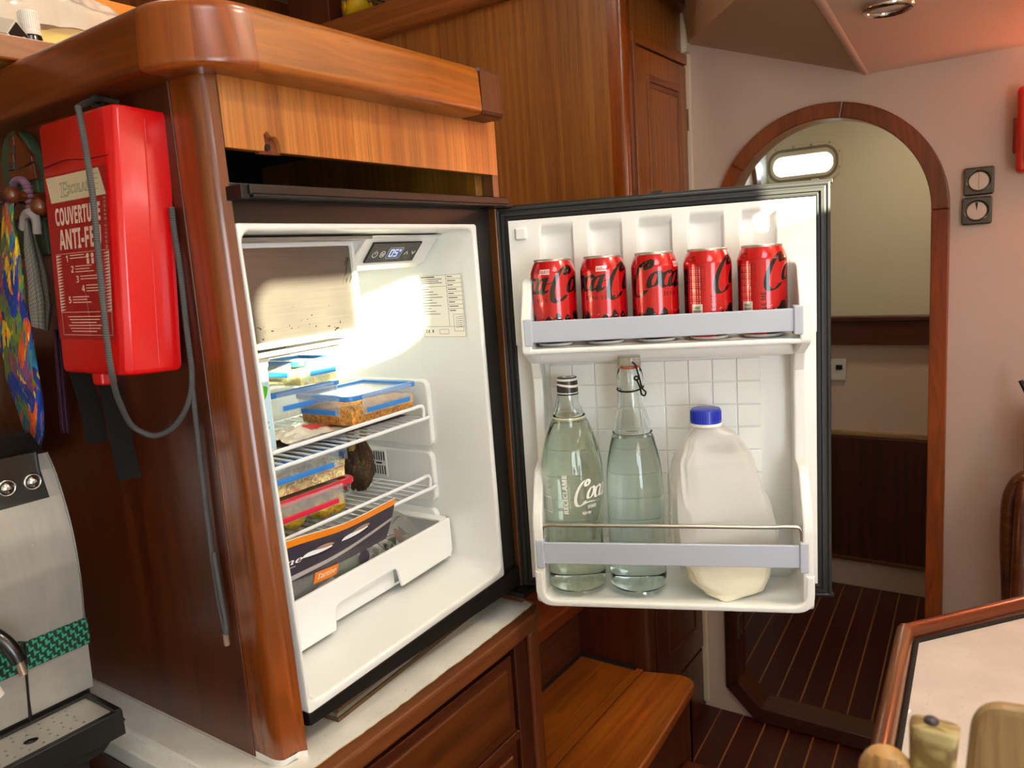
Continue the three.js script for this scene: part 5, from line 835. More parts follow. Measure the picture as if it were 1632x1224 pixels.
// ---------------------------------------------------------------- coffee machine
{
  const t = thing('coffee_machine', 'brushed steel espresso machine with green braided band and drip tray beside the panel', 'coffee machine', [0.2, 0.866, -1.05]);
  const pf = [[1.268, -0.962], [1.25, -0.951], [1.22, -0.940], [1.18, -0.931], [1.14, -0.9285], [1.10, -0.931], [1.065, -0.937]];
  const x1 = 0.412, x0 = -0.08;
  const steel = std(0xffffff, 0.42, { metalness: 0.55, map: dataTex(256, 256, (u, v) => { const k = 0.66 + 0.02 * (vn(u * 200, v * 6, 2) - 0.5) + 0.06 * (fbm(u * 4, v * 4, 3) - 0.5) + (vn(u * 90, v * 90, 6) > 0.985 ? 0.2 : 0); return [k, k * 0.985, k * 0.95]; }) });
  const face = (xa, xb, y0, y1) => { const P = pf.filter(([y]) => y <= y1 + 1e-6 && y >= y0 - 1e-6); return grid((u, v) => { const f = v * (P.length - 1), i = Math.min(P.length - 2, Math.floor(f)); return V(lerp(xa, xb, u), lerp(P[i][0], P[i + 1][0], f - i), lerp(P[i][1], P[i + 1][1], f - i)); }, 2, 30); };
  const sideS = shapeOf([[0.962, 1.268], ...pf.map(([y, z]) => [-z + 0.001, y]), [0.946, 0.975], [0.946, 0.90], [1.16, 0.90], [1.16, 1.29], [0.99, 1.29]]);
  part('body', [uvBox(plateX(sideS, x0, x1 - x0 - 0.003, 0.001))], phys(0x0f0e0d, 0.45), t);
  // front plate with a rectangular cut-out for the black switch panel at its top
  part('front_plate', [face(x0, 0.372, 1.065, 1.22), face(0.372, x1, 1.065, 1.22), face(0.397, x1, 1.22, 1.268)], steel, t);
  part('plate_edge', [tube(pf.map(([y, z]) => V(x1 - 0.0006, y, z)), 0.0012, 6, 40)], std(0x8c8a84, 0.4, { metalness: 0.8 }), t);
  part('lower_plate', [quad(V(x0, 0.975, -0.944), V(0.3405, 0.975, -0.944), V(0.3405, 1.035, -0.9395), V(x0, 1.035, -0.9395)), quad(V(0.3425, 0.975, -0.944), V(0.4125, 0.975, -0.944), V(0.4125, 1.035, -0.9395), V(0.3425, 1.035, -0.9395))], steel, t);
  part('switch_panel', bx(x0, 0.396, 1.221, 1.275, -0.975, -0.948, 0.002), phys(0x0d0c0c, 0.22, { clearcoat: 0.6 }), t);
  for (const x of [0.385, 0.358, 0.33]) part('round_button', [new THREE.SphereGeometry(0.0068, 20, 14).scale(1, 1, 0.55).translate(x, 1.241, -0.945), new THREE.TorusGeometry(0.0085, 0.0016, 8, 28).translate(x, 1.241, -0.947)], MAT.chrome, t);
  // braided green band
  const gb = dataTex(256, 64, (u, v) => { const s = ((u * 26 + Math.floor(v * 5) * 0.5) % 1), q = ((v * 5) % 1), on = (s < 0.55 && q > 0.2 && q < 0.62) || (s > 0.38 && s < 0.6); return on ? [0.16, 0.55, 0.42] : [0.02, 0.13, 0.09]; });
  part('green_band', [bx(x0, 0.4145, 1.033, 1.066, -0.962, -0.9345, 0.002, 'x'), bx(0.411, 0.4145, 1.045, 1.085, -0.96, -0.938, 0.001)].map((g) => { const uv = g.attributes.uv; for (let i = 0; i < uv.count; i++) uv.setXY(i, uv.getY(i) * 4.2, (uv.getX(i) - 1.033) / 0.033); return g; }), phys(0xffffff, 0.8, { map: gb }), t);
  // drip tray with a perforated plate
  const hs = shapeOf([[x0, 0.9365], [0.3985, 0.9365], [0.3985, 0.8745], [x0, 0.8745]]);
  const hole = (x, z, r) => { const p = new THREE.Path(); p.absellipse(x, z, r, r, 0, Math.PI * 2, false, 0); hs.holes.push(p); };
  for (let i = 0; i < 26; i++) for (let j = 0; j < 5; j++) { const x = 0.371 - i * 0.0145 - (j % 2) * 0.003, z = 0.929 - j * 0.0108; if (x < -0.04 || [0.322, 0.25, 0.16].some((c) => Math.hypot(x - c, z - 0.903) < 0.0125)) continue; hole(x, z, 0.0016); }
  for (const c of [0.322, 0.25, 0.16]) hole(c, 0.903, 0.0075);
  part('perforated_plate', uvBox(plan(hs, 0.9672, 0.9685, 0, 6)), std(0xffffff, 0.4, { metalness: 0.5, map: dataTex(128, 128, (u, v) => { const k = 0.74 + 0.2 * (fbm(u * 7, v * 7, 12) - 0.5); return [k, k * 0.98, k * 0.94]; }) }), t);
  part('tray_rim', [bx(0.398, 0.4055, 0.94, 0.972, -0.944, -0.868, 0.001), bx(x0, 0.4055, 0.94, 0.9705, -0.875, -0.866, 0.001), bx(x0, 0.4055, 0.94, 0.9715, -0.945, -0.9365, 0.001)], MAT.black, t);
  const ts = shapeOf([[x0, 0.966], [0.404, 0.966], [0.409, 0.955], [0.378, 0.93], [x0, 0.93]]);
  part('tray_body', uvBox(extr(ts, 0.074, 0.002).translate(0, 0, -0.942)), MAT.black, t);
  part('tray_well', bx(x0, 0.37, 0.88, 0.932, -0.945, -0.885, 0.003), MAT.black, t);
  part('foot', cyl(0.012, 0.009, 0.866, 0.9, 0.37, -0.93, 20), MAT.steel, t);
  part('back_foot', cyl(0.012, 0.012, 0.866, 0.9, 0.37, -1.1, 20), MAT.black, t);
  // curved black steam spout with metal tip, thin pipe
  part('spout', tube([[0.24, 1.118, -0.925], [0.27, 1.118, -0.912], [0.302, 1.104, -0.895], [0.3125, 1.086, -0.885], [0.3165, 1.07, -0.882]], 0.0078, 14, 50), phys(0x0b0a0a, 0.3, { clearcoat: 0.5 }), t);
  part('spout_tip', bar([0.3166, 1.071, -0.882], [0.3185, 1.055, -0.8805], 0.0042, 14), std(0xb09a88, 0.35, { metalness: 0.8 }), t);
  part('thin_pipe', tube([[0.27, 1.06, -0.92], [0.322, 1.0805, -0.905], [0.331, 1.081, -0.902], [0.332, 1.07, -0.904], [0.331, 1.033, -0.91], [0.3335, 0.99, -0.925], [0.336, 0.972, -0.936]], 0.0014, 8, 40), std(0x2a2826, 0.4, { metalness: 0.6 }), t);
  part('white_handle', bar([0.27, 1.1, -0.90], [0.288, 1.04, -0.885], 0.012, 20), phys(0xd8d4d0, 0.4), t);
}
// ---------------------------------------------------------------- shelf above the cabinet
{
  const sh = thing('plank_shelf', 'orange timber shelf board above the top rail at the upper left', 'shelf', [0.65, 1.70, -1.1]);
  part('front_board', bx(0.36, 1.0, 1.7235, 1.752, -1.02, -1.0, 0.003, 'x'), woodMat(T.trim, { color: 0xffd8b0 }), sh);
  part('shelf_board', bx(0.36, 1.0, 1.7235, 1.737, -1.5, -1.02, 0.001, 'x'), MAT.honey, sh);
  const b = thing('pill_bottle', 'small bottle with ribbed white cap on the shelf above the top rail', 'bottle', [0.502, 1.737, -1.045]);
  const rib = []; for (let i = 0; i < 30; i++) rib.push(bx(-0.0005, 0.0005, 1.7745, 1.795, 0.0108, 0.0116, 0.0002, 'y', 1).rotateY((i / 30) * 6.283).translate(0.507, 0, -1.045));
  part('flask', lathe([[0.0003, 0], [0.0118, 0], [0.0125, 0.003], [0.0125, 0.0285], [0.0105, 0.031]], 32).translate(0.507, 1.737, -1.045), phys(0x2a1a10, 0.2, { clearcoat: 0.5 }), b);
  part('ribbed_cap', [lathe([[0.0118, 0.031], [0.0118, 0.0355], [0.0112, 0.036], [0.0112, 0.0385], [0.0115, 0.039], [0.0108, 0.0585], [0.0095, 0.060], [0.0003, 0.060]], 36).translate(0.507, 1.737, -1.045), ...rib], phys(0xe9e0d4, 0.5), b);
  const k = thing('black_box', 'small black and white carton lying tilted beside the white capped bottle', 'carton', [0.49, 1.75, -1.04]);
  const km = new THREE.Matrix4().makeTranslation(0.483, 1.762, -1.047).multiply(new THREE.Matrix4().makeRotationZ(-0.62)).multiply(new THREE.Matrix4().makeRotationY(0.5));
  part('carton_body', bx(-0.021, 0.021, -0.011, 0.011, -0.017, 0.017, 0.001), phys(0xcfc4b0, 0.6), k, km);
  part('dark_panel', [bx(-0.0195, 0.0195, -0.0085, 0.0095, 0.0165, 0.0178, 0.0005), bx(-0.019, 0.019, 0.0105, 0.0116, -0.006, 0.015, 0.0005)], phys(0x221d1a, 0.35), k, km);
  part('round_mark', cyl(0.0024, 0.0024, 0, 0.0004, 0, 0, 16).rotateX(Math.PI / 2).translate(0, 0.003, 0.0179), phys(0xa8a29a, 0.4), k, km);
  const y = thing('yellow_booklet', 'yellow printed booklet lying under the clear bag on the shelf', 'booklet', [0.55, 1.74, -1.1]);
  const yt = canvasTex(256, 128, (x, w, h) => { x.fillStyle = '#f0dc88'; x.fillRect(0, 0, w, h); x.fillStyle = '#6a5420'; for (let i = 0; i < 7; i++) x.fillRect(20, 20 + i * 14, 60 + ((i * 41) % 120), 5); x.fillStyle = '#e8cf20'; x.fillRect(190, 60, 60, 60); });
  part('cover', [grid((u, v) => V(lerp(0.44, 0.64, u), 1.742 + v * 0.06, -1.07 - v * 0.05), 4, 4)], phys(0xffffff, 0.6, { map: yt, side: THREE.DoubleSide }), y);
  const cb = thing('clear_bag', 'crumpled clear plastic bag with pale contents on the shelf behind the rail', 'plastic bag', [0.62, 1.74, -1.17]);
  part('bag_film', grid((u, v) => { const a = lerp(0.43, 0.86, u), h = Math.pow(Math.sin(Math.PI * clamp(v * 0.86 + 0.07)), 0.7); return V(a, 1.742 + (0.05 + 0.11 * Math.sin(Math.PI * clamp(u * 0.75 + 0.2))) * h * (0.75 + 0.6 * fbm(u * 6, v * 6, 81, 3)), -1.1 - v * 0.2 + 0.03 * (fbm(u * 11, v * 9, 82, 3) - 0.5)); }, 80, 40), phys(0xfff4e4, 0.2, { transmission: 0.35, thickness: 0, clearcoat: 0.9, clearcoatRoughness: 0.1, side: THREE.DoubleSide }), cb);
  part('pale_contents', grid((u, v) => V(lerp(0.48, 0.82, u), 1.738 + 0.10 * Math.sin(Math.PI * u) * Math.sin(Math.PI * v), -1.13 - v * 0.15), 20, 14), phys(0xf2dca8, 0.7), cb);
  const og = thing('orange_packet', 'orange packet inside the upper end of the clear bag', 'packet', [0.68, 1.80, -1.15]);
  part('packet_body', bx(0.655, 0.74, 1.79, 1.88, -1.19, -1.165, 0.008), phys(0xe88a28, 0.4), og);
  const rf = thing('red_folder', 'red folder lying behind the clear bag at the top left corner', 'folder', [0.5, 1.82, -1.3]);
  part('cover', [bx(0.40, 0.68, 1.737, 1.825, -1.35, -1.345, 0.002), bx(0.40, 0.68, 1.825, 1.832, -1.36, -1.335, 0.002)], phys(0xb0182c, 0.5), rf);
  part('pages', bx(0.402, 0.678, 1.737, 1.80, -1.344, -1.325, 0.002), phys(0xe8dcd0, 0.8), rf);
  const db = thing('dark_holdall', 'dark brown holdall at the back of the top shelf', 'bag', [0.55, 1.737, -1.44]);
  part('bag_body', bx(0.40, 0.85, 1.737, 1.93, -1.49, -1.39, 0.03), phys(0x1f120e, 0.8), db);
}
// ---------------------------------------------------------------- tall cabinet beyond the fridge door
{
  const t = thing('tall_cabinet', 'tall honey timber cabinet with panelled door between fridge and white bulkhead', 'cabinet', [2.0, 0, -1.5]);
  part('side_panel', [bx(1.79, 1.806, 1.0, 2.13, -1.558, -0.895, 0.001)], woodMat(T.teak, { color: 0xfff0d4 }), t);
  part('side_panel', [bx(1.7905, 1.806, 0, 2.13, -2.36, -1.5605, 0.001)], woodMat(T.teak, { color: 0xfff4e0 }), t);
  part('shaded_side_panel', bx(1.79, 1.806, 0, 0.999, -1.56, -0.895, 0.001), woodMat(T.dark, { color: 0xffc8a0 }), t);  // same panel continued; shade on its lower part put into darker wood
  part('plug', cyl(0.006, 0.006, 0, 0.006, 0, 0, 12).rotateZ(Math.PI / 2).translate(1.791, 2.03, -1.553), MAT.dark, t);
  const ps = new THREE.Shape(); ps.moveTo(1.788, 0.90); ps.lineTo(1.788, 0.875); ps.quadraticCurveTo(1.789, 0.857, 1.808, 0.8555); ps.lineTo(1.832, 0.858); ps.lineTo(1.832, 0.90); ps.closePath();
  part('corner_post', uvBox(plan(ps, 1.0, 2.13, 0, 14)), woodMat(T.trim, { color: 0xf0b880, roughness: 0.26, clearcoat: 0.8, clearcoatRoughness: 0.1 }), t);
  part('shaded_post', uvBox(plan(ps, 0, 0.999, 0, 14)), MAT.dark, t);  // post continued below, shade likewise coloured in with dark wood
  part('front_frame', [bx(1.832, 2.2, 2.0, 2.13, -0.88, -0.862, 0.001), bx(1.832, 2.2, 0.2, 2.0, -0.90, -0.88, 0)], woodMat(T.teak, { color: 0xfff0d8 }), t);
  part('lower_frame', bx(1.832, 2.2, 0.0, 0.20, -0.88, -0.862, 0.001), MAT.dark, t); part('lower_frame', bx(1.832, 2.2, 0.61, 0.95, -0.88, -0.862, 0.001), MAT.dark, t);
  const door = (y0, y1, m, mm) => {
    part('door_frame', [bx(1.838, 1.853, y0, y1, -0.87, -0.854, 0.003), bx(1.838, 2.196, y1 - 0.016, y1 + 0.012, -0.87, -0.854, 0.003, 'x'), bx(2.186, 2.197, y0, y1, -0.87, -0.857, 0.002)], mm, t);
    const d = part('door', [bx(1.858, 2.183, y0 + 0.004, y1 - 0.021, -0.868, -0.8575, 0.002)], m, t);
    const f = (a, b, c, e) => bx(a, b, c, e, -0.86, -0.851, 0.004, a === b ? 'y' : 'y');
    part('panel_moulding', [bx(1.915, 1.93, y0 + 0.08, y1 - 0.08, -0.86, -0.8525, 0.004), bx(2.115, 2.13, y0 + 0.08, y1 - 0.08, -0.86, -0.8525, 0.004), bx(1.915, 2.13, y1 - 0.098, y1 - 0.08, -0.86, -0.851, 0.004, 'x'), bx(1.93, 2.115, y1 - 0.112, y1 - 0.099, -0.86, -0.8535, 0.004, 'x'), bx(1.915, 2.13, y0 + 0.08, y0 + 0.098, -0.86, -0.851, 0.004, 'x')], mm, d);
    part('door_panel', bx(1.931, 2.114, y0 + 0.099, y1 - 0.112, -0.8585, -0.8565, 0.0005), m, d);
  };
  door(0.97, 1.985, woodMat(T.teak, { color: 0xfff0d0 }), woodMat(T.teak, { color: 0xecd0a8 }));
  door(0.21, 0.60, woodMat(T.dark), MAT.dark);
  part('door_hinge', [bx(2.184, 2.19, 1.79, 1.85, -0.86, -0.853, 0.001)], std(0x9a8a70, 0.4, { metalness: 0.9 }), t);
  part('front_ledge', bx(1.77, 2.2, 2.105, 2.20, -0.90, -0.818, 0.012, 'x'), woodMat(T.red, { color: 0xffd8c0 }), t);
  part('side_ledge', [bx(1.752, 1.86, 2.128, 2.213, -2.36, -0.90, 0.01, 'z')], woodMat(T.teak, { color: 0xffdcc0 }), t);
  part('top_board', bx(1.80, 2.2, 2.12, 2.135, -2.36, -0.88, 0, 'z'), MAT.teak, t);
  const p = thing('locker_upright', 'dark reddish timber upright at the left of the wicker basket', 'upright', [1.82, 2.2135, -1.94]);
  part('upright_board', bx(1.79, 1.85, 2.2135, 2.455, -2.03, -1.845, 0.004), woodMat(T.red, { color: 0xd8a890 }), p);
  // woven basket standing on the ledge
  const w = thing('wicker_basket', 'dark brown woven wicker basket on the high ledge behind the yellow duck', 'basket', [2.02, 2.135, -1.5]);
  part('lining', bx(1.955, 2.17, 2.135, 2.45, -1.84, -1.05, 0.004), std(0x1c120c, 0.9), w);
  const ww = [0xa87c54, 0x8c6442, 0xb88c60].map((c) => std(c, 0.8));
  const strands = [[], [], []]; for (let j = 0; j < 40; j++) { const y = 2.142 + j * 0.0076, pts = []; for (let i = 0; i <= 50; i++) pts.push(V(1.951 + ((i + j) % 2 ? 0.003 : -0.003), y, -1.84 + i * 0.0155)); strands[j % 3].push(tube(pts, 0.0031, 5, 100)); }
  strands.forEach((s, i) => { const o = part('weave', s, ww[i], w); o.userData.kind = 'stuff'; });
  const st2 = []; for (let i = 0; i < 50; i++) st2.push(bar([1.9505, 2.136, -1.832 + i * 0.0155], [1.9505, 2.45, -1.832 + i * 0.0155], 0.002, 6)); part('stakes', st2, ww[1], w).userData.kind = 'stuff';
  // toy duck
  const d = thing('toy_duck', 'yellow rubber duck on the high ledge in front of the wicker basket', 'rubber duck', [1.835, 2.213, -1.765]);
  const dm = phys(0xe8c21a, 0.4, { clearcoat: 0.3 }), DMt = new THREE.Matrix4().makeTranslation(1.835, 2.213, -1.768).multiply(new THREE.Matrix4().makeRotationY(0.9));
  const body = new THREE.SphereGeometry(0.043, 32, 24), bp = body.attributes.position; for (let i = 0; i < bp.count; i++) { const x = bp.getX(i), y = bp.getY(i); bp.setXYZ(i, x * 1.32, y * 0.78 + Math.max(0, -x) * Math.max(0, -x) * 9, bp.getZ(i) * 0.98); } body.computeVertexNormals();
  part('duck_body', [body.translate(0, 0.033, 0), new THREE.SphereGeometry(0.0285, 28, 20).translate(0.026, 0.082, 0), cyl(0.024, 0.022, 0.05, 0.075, 0.022, 0, 20)], dm, d, DMt);
  for (const s of [-1, 1]) { part('wing', new THREE.SphereGeometry(0.024, 20, 14).scale(1.2, 0.7, 0.32).rotateZ(0.25).translate(-0.012, 0.04, s * 0.04), dm, d, DMt); part('eye', new THREE.SphereGeometry(0.0042, 10, 8).translate(0.046, 0.09, s * 0.016), std(0x111111, 0.3), d, DMt); }
  part('beak', new THREE.SphereGeometry(0.012, 16, 10).scale(1.4, 0.5, 1).translate(0.058, 0.076, 0), phys(0xd86a14, 0.4), d, DMt);
}
// ---------------------------------------------------------------- steps and seat between base cabinet and tall cabinet
{
  const t = thing('timber_step', 'orange timber step with rounded corner below the open fridge door', 'step', [1.5, 0, -0.9]);
  const plankM = [0xffe09a, 0xf4d088, 0xfad890].map((c) => woodMat(T.trim, { color: c, roughness: 0.38 }));
  const za = [1.072, 0.985, 0.905, 0.82];
  for (let i = 0; i < 2; i++) part('tread_board', bx(1.05, 1.787, 0.30, 0.325, -za[i], -za[i + 1] - 0.001, 0.001, 'x'), plankM[i], t);
  part('tread_board', bx(1.05, 1.787, 0.30, 0.325, -0.9045, -0.8775, 0.001, 'x'), plankM[2], t);
  const s = new THREE.Shape(); s.moveTo(1.05, 0.877); s.lineTo(1.782, 0.877); s.lineTo(1.79, 0.85); s.lineTo(1.81, 0.79); s.quadraticCurveTo(1.815, 0.735, 1.775, 0.727); s.lineTo(1.52, 0.71); s.lineTo(1.05, 0.69); s.closePath();
  part('tread_board', uvBox(plan(s, 0.298, 0.325, 0.006), 'x'), plankM[0], t);
  part('caulk_seam', [bx(1.05, 1.782, 0.3245, 0.3275, -1.074, -1.062, 0.001, 'x'), bx(1.772, 1.79, 0.3245, 0.3275, -1.07, -0.895, 0.001)], std(0x100c0a, 0.8), t);
  part('riser', bx(1.05, 1.80, 0, 0.30, -0.76, -0.745, 0.001), MAT.dark, t);
  part('step_end', bx(1.785, 1.80, 0, 0.30, -0.86, -0.745, 0.001), MAT.dark, t);
  const u = thing('upper_step', 'higher reddish timber step edge behind the orange tread', 'step', [1.4, 0.325, -1.3]);
  part('back_riser', bx(1.0, 1.79, 0.325, 0.47, -1.10, -1.076, 0.001, 'x'), MAT.dark, u);
  part('nosing', bx(0.98, 1.788, 0.462, 0.505, -1.12, -1.055, 0.008, 'x'), woodMat(T.red, { color: 0xffd0b0 }), u);
  part('upper_tread', bx(0.98, 1.788, 0.49, 0.505, -2.3, -1.11, 0.001, 'x'), woodMat(T.red, { color: 0xf0b090 }), u);
  const l = thing('low_step', 'low timber foot step on the floor in front of the orange step', 'step', [1.5, 0, -0.7]);
  part('tread', bx(1.1, 1.745, 0.105, 0.125, -0.742, -0.52, 0.004, 'x'), woodMat(T.red, { color: 0xf0b090 }), l);
  part('riser', bx(1.1, 1.735, 0, 0.106, -0.735, -0.54, 0.002), MAT.dark, l);
}
// ---------------------------------------------------------------- on the bulkhead
{
  const sw = (cy, cz, label, rot, dial) => {
    const t = thing('light_switch', label, 'switch', [BX - 0.01, cy, cz], 0, 'chrome framed switches on the bulkhead');
    const f = rrect(new THREE.Shape(), -cz - 0.0315, cy - 0.0325, -cz + 0.0315, cy + 0.0325, 0.006), h = new THREE.Path(); h.absarc(-cz, cy, 0.0225, 0, Math.PI * 2); f.holes.push(h);
    part('chrome_frame', uvBox(plateX(f, BX - 0.016, 0.016, 0.003, 24)), std(0x5c5955, 0.2, { metalness: 0.95 }), t);
    part('recess', cyl(0.0235, 0.0235, 0, 0.006, 0, 0, 36).rotateZ(Math.PI / 2).translate(BX - 0.001, cy, cz), MAT.black, t);
    part('round_rocker', lathe([[0.0003, 0.0125], [0.0195, 0.0118], [0.0212, 0.010], [0.0212, 0.002]], 40).rotateZ(Math.PI / 2).translate(BX - 0.001, cy, cz), phys(0xe6d6c6, 0.4), t);
    if (dial) part('pointer', plateX(shapeOf([[-cz - 0.003, cy + 0.0195], [-cz + 0.003, cy + 0.0195], [-cz, cy]]), BX - 0.0142, 0.001), MAT.black, t);
    else part('split_line', bx(BX - 0.0142, BX - 0.013, cy - 0.019, cy + 0.019, cz - 0.0004, cz + 0.0004, 0), std(0x6a5a50, 0.6), t);
  };
  sw(1.5685, -0.139, 'upper chrome framed round switch plate on the pink bulkhead beside the arch', 0, false);
  sw(1.4995, -0.142, 'lower chrome framed round switch with dark pointer, under the other switch', 0, true);
  const r = thing('orange_box', 'orange red plastic box fixed to the bulkhead at the right edge', 'emergency box', [2.17, 1.67, -0.01]);
  part('case', bx(2.135, 2.2, 1.575, 1.765, -0.066, 0.12, 0.012), phys(0xd82a10, 0.35, { clearcoat: 0.4 }), r);
  part('hinge_bar', bx(2.16, 2.195, 1.622, 1.70, -0.073, -0.06, 0.003), phys(0xa81a0c, 0.4), r);
  part('front_ridge', [bx(2.128, 2.14, 1.60, 1.75, -0.05, -0.043, 0.003), bx(2.128, 2.14, 1.60, 1.75, -0.03, -0.023, 0.003)], phys(0xd82a10, 0.35), r);
  // settee end with curved timber arm, and a dark printed bag with pens
  const a = thing('settee_arm', 'curved dark timber settee arm by the bulkhead at the right edge', 'settee', [1.95, 0.4, 0.0]);
  part('arm_end', [tube([[2.05, 0.45, -0.035], [2.03, 0.6, -0.045], [2.02, 0.78, -0.052], [2.02, 0.86, -0.046], [2.02, 0.895, -0.025], [2.02, 0.90, 0.0], [2.02, 0.88, 0.03]], 0.018, 12, 60)], MAT.red, a);
  part('arm_rail', [tube([[2.0, 0.89, -0.02], [1.95, 0.8, -0.022], [1.9, 0.66, -0.022], [1.87, 0.45, -0.022]], 0.02, 12, 50), bx(1.9, 2.15, 0.0, 0.86, -0.018, 0.10, 0.01)], woodMat(T.red, { color: 0xf0c8b0 }), a);
  const b = thing('printed_bag', 'dark purple bag with pale lettering and black pens at the right edge', 'bag', [2.05, 0.9, 0.0]);
  const bt = canvasTex(128, 256, (x, w, h) => { x.fillStyle = '#3a1c2a'; x.fillRect(0, 0, w, h); x.strokeStyle = '#c8b0b8'; x.lineWidth = 3; for (let i = 0; i < 7; i++) x.strokeRect(8 + (i % 3) * 36, 10 + i * 30, 30, 18); x.fillStyle = '#e8d8dc'; x.font = 'bold 60px sans-serif'; x.fillText('PE', 6, 150); });
  part('bag_side', [quad(V(2.06, 0.9, -0.028), V(2.06, 0.9, 0.07), V(2.05, 1.04, 0.07), V(2.05, 1.04, -0.03))], phys(0xffffff, 0.8, { map: bt, side: THREE.DoubleSide }), b);
  part('bag_body', bx(2.055, 2.15, 0.89, 1.035, -0.026, 0.09, 0.02), phys(0x2c1420, 0.85), b);
  for (const [z, y, l] of [[-0.03, 1.11, 0.013], [-0.022, 1.10, 0.008], [-0.012, 1.12, 0.002]]) part('pen', bar([2.07, 1.0, -0.005 + l], [2.07, y, z - 0.01], 0.005, 10), phys(0x14100f, 0.3), b);
  part('pencil', bar([2.065, 1.0, -0.012], [2.07, 1.09, -0.022], 0.005, 8), phys(0xc89060, 0.5), b);
}
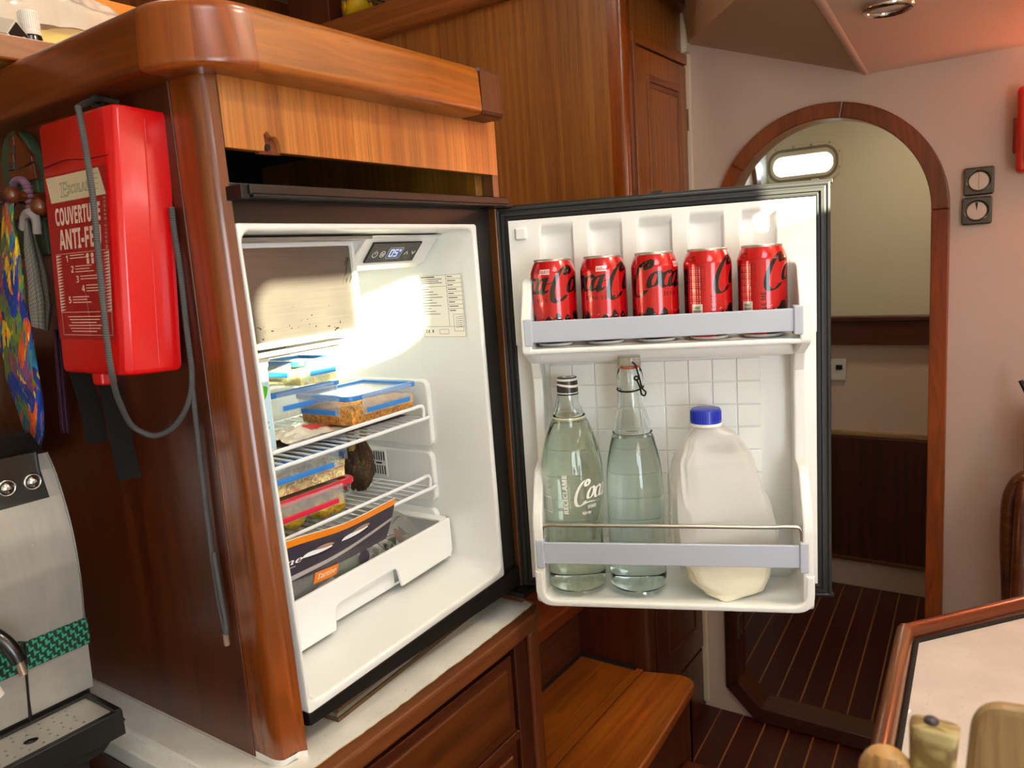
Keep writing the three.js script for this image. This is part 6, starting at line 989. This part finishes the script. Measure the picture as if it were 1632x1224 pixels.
// ---------------------------------------------------------------- saloon table and utensils in the foreground
{
  const t = thing('saloon_table', 'white laminate table with raised varnished timber fiddle rail at lower right', 'table', [1.0, 0.0, 0.2]);
  const O = [[0.42, -0.119], [1.158, -0.161], [1.343, -0.012], [1.40, 0.30], [0.9, 0.62], [0.42, 0.62]];
  part('table_top', uvBox(plan(shapeOf(O.map(([x, z]) => [x, -z])), 0.855, 0.882, 0)), phys(0xdcd6d4, 0.4, { map: MAT.laminate.map, clearcoat: 0.25 }), t);
  const rail = (p, q) => { const a = V(p[0], 0, p[1]), b = V(q[0], 0, q[1]), d = b.clone().sub(a), L = d.length(); const s = new THREE.Shape(); s.moveTo(-0.001, 0.85); s.lineTo(0.021, 0.85); s.lineTo(0.0225, 0.888); s.quadraticCurveTo(0.021, 0.9, 0.010, 0.9015); s.quadraticCurveTo(-0.001, 0.9, -0.002, 0.885); s.closePath(); d.normalize(); const n = V(-d.z, 0, d.x); return uvBox(extr(s, L, 0, 8).applyMatrix4(new THREE.Matrix4().makeBasis(n, V(0, 1, 0), d.clone().negate())).translate(b.x, 0, b.z), Math.abs(d.x) > Math.abs(d.z) ? 'x' : 'z'); };
  const rm = woodMat(T.red, { color: 0xfff0dc, roughness: 0.28, clearcoat: 0.7 }), rm2 = woodMat(T.red, { color: 0xe8b0a0, roughness: 0.28, clearcoat: 0.7 });
  part('fiddle_rail', rail(O[0], O[1]), rm, t); part('fiddle_rail', rail(O[1], O[2]), rm2, t); part('fiddle_rail', rail(O[2], O[3]), rm2, t);
  const off = ([x, z], dx, dz) => V(x + dx, 0.8835, z + dz);
  part('dark_seam', [bar(off(O[0], 0, 0.0255), off(O[1], -0.012, 0.0265), 0.0035, 8), bar(off(O[1], -0.012, 0.0265), off(O[2], -0.02, 0.024), 0.0035, 8)], std(0x17110d, 0.9), t);
  part('pedestal', bx(0.8, 1.0, 0, 0.855, 0.15, 0.35, 0.01), MAT.dark, t);
  const pot = thing('utensil_block', 'timber utensil block standing on the table below the picture edge', 'utensil block', [0.46, 0.882, -0.04]);
  part('block', bx(0.415, 0.52, 0.8835, 1.06, -0.085, 0.03, 0.006), MAT.pale, pot);
  const horn = dataTex(256, 256, (u, v) => { const n = fbm(u * 7 + 0.9 * fbm(u * 4, v * 12, 3), v * 18, 94, 4), k = clamp((n - 0.32) * 3.4), r = fbm(u * 3, v * 6, 97); return [lerp(0.36, 0.60, k) + 0.1 * r, lerp(0.27, 0.53, k) + 0.1 * r, lerp(0.16, 0.38, k)]; });
  const kn = thing('knife', 'mottled horn handled knife with dark rivet standing in the utensil block', 'knife', [0.465, 1.06, -0.047]);
  const O3 = V(0.4635, 0, -0.0465);
  part('horn_handle', grid((u, v) => { const a = u * Math.PI * 2, k = Math.pow(clamp(v / 0.96), 2.2), y = lerp(1.02, 1.171, Math.min(1, v / 0.96)), cap = v > 0.96 ? 1 - (v - 0.96) / 0.04 : 1, w = lerp(0.0098, 0.0128, k) * cap, dd = lerp(0.0065, 0.0078, k) * cap, co = Math.cos(a), si = Math.sin(a), pw = 0.5; return V(O3.x + Math.sign(si) * Math.pow(Math.abs(si), pw) * dd + 0.0006 * Math.sin(v * 14), y + (1 - cap) * 0.0003 + Math.sign(co) * 0.0, O3.z + Math.sign(co) * Math.pow(Math.abs(co), pw) * w + 0.002 * k); }, 48, 75, true), phys(0xffffff, 0.5, { map: horn, clearcoat: 0.1 }), kn);
  part('rivet', new THREE.SphereGeometry(0.0042, 14, 10).scale(1, 0.6, 1).translate(O3.x + 0.003, 1.172, O3.z), std(0x2c2430, 0.4), kn);
  part('blade', bx(O3.x - 0.001, O3.x + 0.001, 0.93, 1.03, O3.z - 0.011, O3.z + 0.011, 0.0005), MAT.steel, kn);
  const pd = thing('wooden_spatula', 'broad pale wooden spatula end with rounded corners at the bottom right', 'spatula', [0.46, 1.06, -0.005]);
  const sp = new THREE.Shape(); sp.moveTo(0.036, 1.04); sp.lineTo(0.0275, 1.17); sp.quadraticCurveTo(0.026, 1.187, 0.012, 1.189); sp.lineTo(-0.03, 1.193); sp.quadraticCurveTo(-0.046, 1.193, -0.047, 1.18); sp.lineTo(-0.05, 1.04); sp.closePath();
  part('spatula_blade', uvBox(extr(sp, 0.011, 0.004, 8).rotateY(Math.PI / 2).translate(0.468, 0, 0), 'y'), woodMat(T.pale, { clearcoat: 0.05, roughness: 0.6, color: 0xc4baa8 }), pd);
  part('spatula_shaft', bx(0.468, 0.479, 0.9, 1.05, -0.012, 0.012, 0.004), woodMat(T.pale, { clearcoat: 0 }), pd);
  const sn = thing('wooden_spoon', 'rounded pale wooden spoon end beside the table rail at the bottom', 'spoon', [0.45, 1.06, -0.067]);
  part('spoon_end', [uvBox(new THREE.SphereGeometry(0.0158, 28, 20).scale(0.75, 1.15, 1.0).translate(0.459, 1.1345, -0.0685)), cyl(0.006, 0.008, 0.92, 1.125, 0.459, -0.0685, 18)], woodMat(T.pale, { clearcoat: 0.05, color: 0xf4e0bc }), sn);
}
renderer.render(scene, camera);
